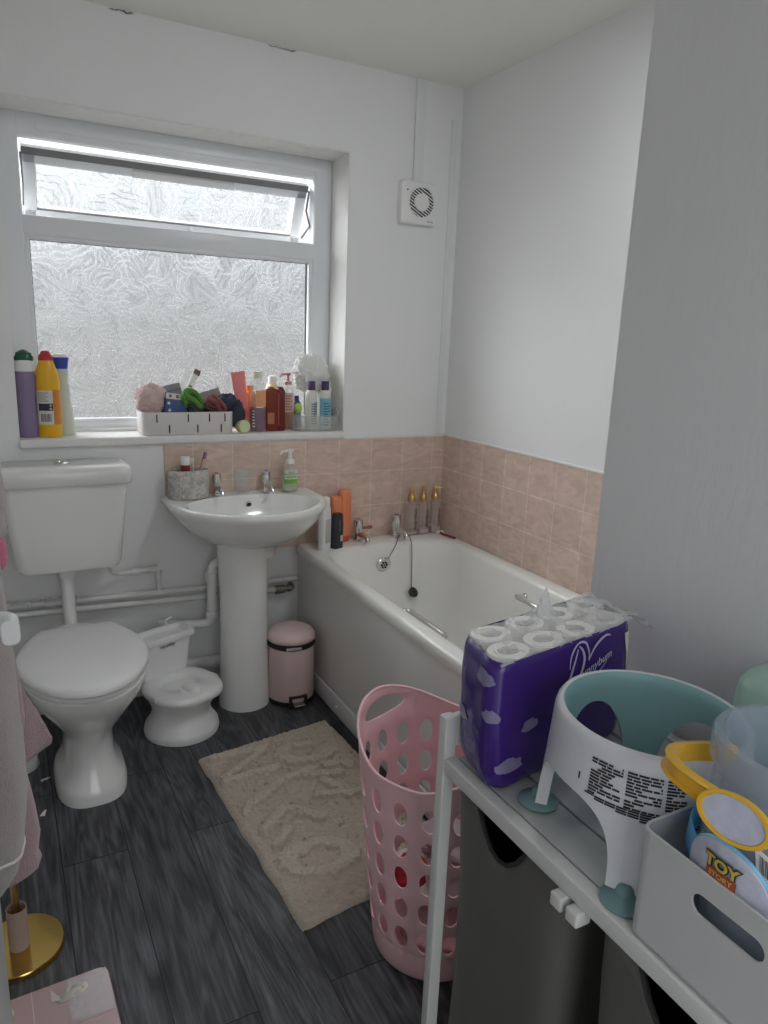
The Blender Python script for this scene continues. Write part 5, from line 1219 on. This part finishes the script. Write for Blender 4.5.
pb = bottle('pump_bottle', 'clear pump bottle with rose pink pump head on the sill', 'bottle', -.713, .105, [(.026, 0), (.028, .004), (.028, .15), (.02, .175), (.012, .182)], M_clear, pump(None, .182, 1.25), M_pinkpl, capname='pump', extra=[('pink_label', wrap_label(.028, .07, .15, -1.1, .6), mat('pale_rose_label', (.70, .46, .42), .5, var=.1)), ('label_print', merge(*[wrap_label(.028, .08+.011*i, .085+.011*i, -.7, .1+.2*(i % 2), .0014) for i in range(6)]), mat('brown_label_print', (.35, .16, .14), .6, var=.1)), ('liquid', lathe([(.0255, .004), (.0262, .006), (.0262, .07), (.0, .07)], 24), mat('orange_liquid', (.50, .17, .03), .25, var=.1))])
bottle('small_bottle', 'clear little bottle with round lime green stopper', 'bottle', -.688, .052, [(.020, 0), (.022, .003), (.022, .05), (.012, .064), (.010, .068)], M_clear, [(.010, .066), (.016, .075), (.018, .086), (.014, .098), (.006, .103), (.0, .104)], mat('lime_green_stopper', (.40, .58, .10), .35, var=.05), z=SZ+.006)
bottle('small_bottle', 'dark blue bottle at the back behind the lime stopper', 'bottle', -.668, .125, [(.020, 0), (.021, .003), (.021, .10), (.012, .114), (.011, .116)], mat('dark_blue_plastic', (.03, .05, .16), .35, var=.05), [(.012, .115), (.012, .135), (.0, .137)], mat('dark_blue_cap', (.02, .03, .10), .35, var=.05))
M_plum = mat('dark_plum_cap', (.055, .025, .085), .35, var=.05); M_cream = mat('cream_plastic', (.70, .69, .62), .35, var=.03); M_sky = mat('pale_sky_label', (.20, .46, .56), .45, var=.08)
pf = [(.024, 0), (.026, .004), (.0265, .13), (.022, .152), (.014, .160)]
bottle('bubble_bath_bottle', 'cream bottle with plum cap in the clear caddy, left one', 'bottle', -.632, .048, pf, M_cream, [(.0165, .158), (.0165, .193), (.015, .195), (.0, .195)], M_plum, z=SZ+.006, sxy=(1, .8), extra=[('front_label', wrap_label(.0265, .055, .11, .15, .95, .0008, (1, .8)), mat('grey_blue_label', (.30, .38, .46), .5, var=.1)), ('small_print', merge(*[wrap_label(.0265, .02+.010*i, .0245+.010*i, -.3, .5+.2*(i % 2), .0012, (1, .8)) for i in range(9)]), MATS['grey_print'])])
bottle('bubble_bath_bottle', 'blue-labelled bottle with plum cap in the clear caddy, right one', 'bottle', -.570, .050, pf, M_cream, [(.0165, .158), (.0165, .193), (.015, .195), (.0, .195)], M_plum, z=SZ+.006, sxy=(1, .8), extra=[('blue_label', wrap_label(.0265, .05, .125, -1.2, .9, .0008, (1, .8)), M_sky), ('lower_label', wrap_label(.0265, .008, .05, -1.1, .8, .0008, (1, .8)), mat('pale_blue_label', (.50, .62, .64), .5, var=.1)), ('small_print', merge(*[wrap_label(.0265, .014+.011*i, .0185+.011*i, -.5, .3+.25*(i % 2), .0014, (1, .8)) for i in range(9)]), mat('dark_blue_print', (.05, .12, .18), .6, var=.1))])
cdx, cdy = -.616, .066
cd = Thing('bath_caddy', 'clear rounded plastic caddy holding two plum-capped bottles at the right of the sill', 'caddy', (cdx, cdy, SZ))
cr_ = lambda z, d: rrect(0, 0, .106-d, .072-d, .06, z, 10)
cd.part('tray', loft([cr_(0, .004), cr_(.003, 0), cr_(.062, -.003), cr_(.064, -.002), cr_(.062, .0), cr_(.005, .003), cr_(.004, .01)]), mat('clear_smoky_plastic', (.80, .81, .80), .1, alpha=.2))
cd.part('handle', tube([(.094, -.03, .05), (.10, -.03, .075), (.10, 0, .088), (.10, .03, .075), (.094, .03, .05)], .004, 8, 6), mat('clear_handle', (.70, .71, .70), .1, alpha=.5))
pouf('bath_pouf', 'large white netting bath pouf in the corner of the window sill', (-.608, .117, SZ+.228), .078, M_net_w, 4, [(.02, -.03, -.04), (.045, -.035, -.06), (.06, -.02, -.10), (.062, -.0, -.14)], None, .55)
blob('bath_flannel', (-.553, .112, SZ+.09), (.032, .032, .085), mat('white_muslin', (.72, .71, .69), .9, var=.06, bump=.6, bscale=80), 'white crumpled flannel under the pouf at the right reveal', 13, 'flannel', 'soft things on the sill', amp=.3)

# ------------------------------------------------------------------ things on the basin
BZ = .8125
cp = Thing('toothbrush_holder', 'oval mottled grey ceramic toothbrush pot on the basin corner', 'toothbrush holder', (-1.170, -.068, BZ))
def cpr(z, a, b): return [(a*cos(2*PI*i/48), b*sin(2*PI*i/48), z) for i in range(48)]
def mott():
    m, n, b = nodes_of('mottled_ceramic'); co = n.nodes.new('ShaderNodeTexCoord'); v = n.nodes.new('ShaderNodeTexNoise'); v.inputs['Scale'].default_value = 28; v.inputs['Detail'].default_value = 6; v.inputs['Distortion'].default_value = 2.5
    r = n.nodes.new('ShaderNodeValToRGB'); r.color_ramp.elements[0].position = .38; r.color_ramp.elements[0].color = (.38, .36, .34, 1); r.color_ramp.elements[1].position = .60; r.color_ramp.elements[1].color = (.60, .57, .53, 1)
    n.links.new(co.outputs['Object'], v.inputs['Vector']); n.links.new(v.outputs['Fac'], r.inputs[0]); n.links.new(r.outputs[0], b.inputs['Base Color']); b.inputs['Roughness'].default_value = .45
    bp = n.nodes.new('ShaderNodeBump'); bp.inputs['Distance'].default_value = .004; bp.inputs['Strength'].default_value = .6; n.links.new(v.outputs['Fac'], bp.inputs['Height']); n.links.new(bp.outputs[0], b.inputs['Normal']); return m
cp.part('pot', loft([cpr(0, .072, .040), cpr(.003, .0745, .042), cpr(.104, .077, .0445), cpr(.108, .076, .0435), cpr(.106, .072, .0395), cpr(.012, .069, .037), cpr(.011, .02, .01)]), mott())
tpz = Thing('toothpaste_tube', 'red and white toothpaste tube standing in the ceramic pot', 'toothpaste', (-1.178, -.060, BZ+.012)); 
tpz.part('body', lathe([(.016, 0), (.017, .004), (.017, .112), (.0, .112)], 24), mat('dark_red_tube', (.26, .02, .03), .35, var=.05)); tpz.part('cap', lathe([(.0172, .112), (.0176, .114), (.0176, .140), (.016, .142), (.0, .142)], 24), M_plast)
def brush(label, loc, rot, m, mb):
    t = Thing('toothbrush', label, 'toothbrush', loc, 0, 'toothbrushes in the pot'); t.o.rotation_euler = rot
    t.part('handle', sweep([(0, 0, 0), (0, 0, .06), (0, 0, .11), (0, 0, .135), (0, 0, .165)], [(a*1.2, b*.8) for a, b in circ(.0042, 10)], scale=lambda f: 1 if f < .5 else .8), m)
    t.part('bristles', rbox(-.005, .005, -.014, -.003, .138, .163, .002), mb); return t
brush('pink handled toothbrush leaning right in the ceramic pot', (-1.150, -.06, BZ+.0125), (.05, .28, .2), mat('pink_brush_plastic', (.60, .30, .36), .35, var=.05), mat('mauve_bristles', (.30, .16, .22), .8, var=.2))
brush('short white toothbrush upright in the middle of the ceramic pot', (-1.146, -.052, BZ+.0125), (.0, -.02, -.6), M_plast, M_cream).o.scale = (1, 1, .82)
gl_ = Thing('glass_tumbler', 'clear glass tumbler between the two basin taps', 'glass', (-.955, -.042, BZ))
gl_.part('tumbler', lathe([(.026, 0), (.028, .003), (.033, .095), (.0318, .0955), (.0268, .008), (.0, .007)], 36), mat('clear_glass', (.9, .92, .92), .05, alpha=.1))
M_soap = mat('clear_soap_bottle', (.72, .78, .68), .12, alpha=.3)
so = bottle('soap_dispenser', 'clear hand soap pump bottle with green label on the basin', 'soap dispenser', -.768, -.070, [(.028, 0), (.031, .004), (.032, .03), (.031, .075), (.025, .097), (.013, .108), (.013, .112)], M_soap, pump(None, .112, 1.5), M_plast, sxy=(1, .72), group=None, z=BZ, capname='pump',
       extra=[('soap', mapv(lathe([(.026, .004), (.0295, .006), (.0298, .045), (.0, .045)], 28), lambda a, b, c: (a, b*.68, c)), mat('pale_green_soap', (.52, .62, .42), .3, var=.05)), ('green_label', wrap_label(.0318, .034, .074, -1.1, 1.1, .0008, (1, .72)), mat('leaf_green_label', (.20, .42, .07), .45, var=.08)), ('white_label', wrap_label(.0315, .052, .088, -.95, .95, .0012, (1, .72), lambda z: .0315 if z < .075 else .0315-(z-.075)*.28), M_wlab),
              ('lettering', wrap_text('Bayler', .0105, .0315, .080, 0, (1, .72), off=.0022), M_navy), ('stripe', wrap_label(.0318, .058, .064, -.7, .7, .0018, (1, .72)), MATS['leaf_green_label'])])

# ------------------------------------------------------------------ things on the bath rim
RZ = .572
fb = Thing('shower_gel_bottle', 'flat white shampoo bottle on the bath corner beside the basin', 'bottle', (-.640, -.132, RZ), math.radians(35), 'bottles on the bath corner')
fb.part('body', loft([rrect(0, 0, .026, .016, .012, 0), rrect(0, 0, .029, .019, .014, .006), rrect(0, 0, .030, .020, .015, .12), rrect(0, 0, .027, .018, .014, .17), rrect(0, 0, .022, .016, .013, .185)]), M_plast)
fb.part('cap', loft([rrect(0, 0, .0225, .0165, .013, .184), rrect(0, 0, .022, .016, .013, .215), rrect(0, 0, .018, .013, .011, .219)]), M_plast); fb.part('grey_label', box(-.022, .018, -.0205, -.0195, .03, .13), mat('mottled_grey_label', (.50, .50, .46), .5, var=.25, vscale=80))
db = Thing('shower_gel_bottle', 'short black shower gel bottle in front of the orange bottles', 'bottle', (-.582, -.128, RZ), math.radians(20), 'bottles on the bath corner')
db.part('body', loft([rrect(0, 0, .024, .016, .01, 0), rrect(0, 0, .025, .017, .011, .004), rrect(0, 0, .026, .018, .012, .10), rrect(0, 0, .023, .016, .012, .142), rrect(0, 0, .018, .013, .01, .147)]), mat('navy_black_plastic', (.022, .025, .032), .35, var=.05))
db.part('barcode', merge(*[box(.004+.0016*i, .0049+.0016*i+(.0004 if i % 3 else 0), -.0186, -.0176, .03, .055) for i in range(8)]), M_wlab, smooth=False); db.part('lettering', xf(text('shower', .017), (-.002, -.0186, .10), (PI/2, -PI/2, 0)), MATS['grey_print'], smooth=False)
M_org = mat('bright_orange_plastic', (.82, .27, .13), .35, var=.03); M_org2 = mat('deep_orange_cap', (.62, .10, .03), .35, var=.03)
for k, (x, y, h, hw_, rz) in enumerate(((-.562, -.066, .205, .027, .2), (-.511, -.043, .225, .031, .35))):
    t = Thing('shampoo_bottle', ['shorter orange shampoo bottle behind the black bottle', 'taller orange shampoo bottle nearer the hot tap'][k], 'bottle', (x, y, RZ), rz, 'orange bottles on the bath corner')
    t.part('body', loft([rrect(0, 0, hw_*.86, .018, .016, .026), rrect(0, 0, hw_, .0215, .019, .04), rrect(0, 0, hw_, .0225, .02, h*.8), rrect(0, 0, hw_*.93, .021, .019, h-.01), rrect(0, 0, hw_*.8, .016, .015, h-.002), rrect(0, 0, hw_*.6, .01, .009, h)]), M_org)
    t.part('cap', loft([rrect(0, 0, hw_*.78, .017, .015, 0), rrect(0, 0, hw_*.8, .0175, .016, .004), rrect(0, 0, hw_*.8, .0175, .016, .026), rrect(0, 0, hw_*.76, .017, .015, .028)]), M_org2)
M_pumpb = mat('clear_rosy_bottle', (.82, .74, .72), .12, alpha=.24)
M_lot = mat('pale_pink_lotion', (.66, .54, .53), .35, var=.04)
for k, (x, word, lv) in enumerate(((-.182, 'Body Wash', .012), (-.122, 'Shampoo', .022), (-.060, 'Conditioner', .030))):
    t = Thing('pump_bottle', ['gold pump bottle nearest the cold tap, lettered Body Wash', 'middle one of three gold pump bottles, lettered Shampoo', 'gold pump bottle in the tiled corner, lettered Conditioner'][k], 'bottle', (x, -.046, RZ), 0, 'gold pump bottles on the bath')
    t.part('body', loft([rrect(0, 0, .025, .025, .007, 0), rrect(0, 0, .0265, .0265, .008, .003), rrect(0, 0, .0265, .0265, .008, .138), rrect(0, 0, .025, .025, .008, .144), rrect(0, 0, .013, .013, .0125, .150), rrect(0, 0, .012, .012, .0118, .156)]), M_pumpb)
    t.part('lotion', loft([rrect(0, 0, .0235, .0235, .006, .004), rrect(0, 0, .0235, .0235, .006, lv)]), M_lot)
    t.part('dip_tube', tube([(0, 0, .01), (0, 0, .15)], .003, 8), M_clear)
    t.part('pump', merge(xf(lathe([(.0155, .150), (.0165, .152), (.0165, .168), (.012, .176), (.0085, .180), (.008, .198), (.0105, .200), (.0105, .212), (.009, .214), (.0, .214)], 20)), tube(corner_path([(0, 0, .207), (.026, -.012, .207), (.032, -.015, .202)], .006), .004, 8) if k == 2 else tube(corner_path([(0, 0, .207), (-.006, -.026, .207), (-.007, -.032, .202)], .006), .004, 8)), M_dgold)
    t.part('lettering', xf(text(word, .021 if k < 2 else .018, .25, .0004), (.008, -.0272, .072), (PI/2, -PI/2, 0)), M_print, smooth=False)
rz_ = Thing('razor', 'dark red disposable razor on the bath edge by the tiles', 'razor', (-.052, -.150, RZ+.005), math.radians(102))
rz_.part('handle', sweep(smooth_path([(-.05, 0, .002), (-.01, .003, .004), (.03, 0, .003), (.045, -.003, .006)], 6), [(a*1.2, b) for a, b in circ(.005, 8)]), mat('crimson_plastic', (.28, .02, .05), .35, var=.05)); rz_.part('head', xf(rbox(-.005, .005, -.02, .02, -.003, .006, .002), (.05, -.003, .006)), M_plast)
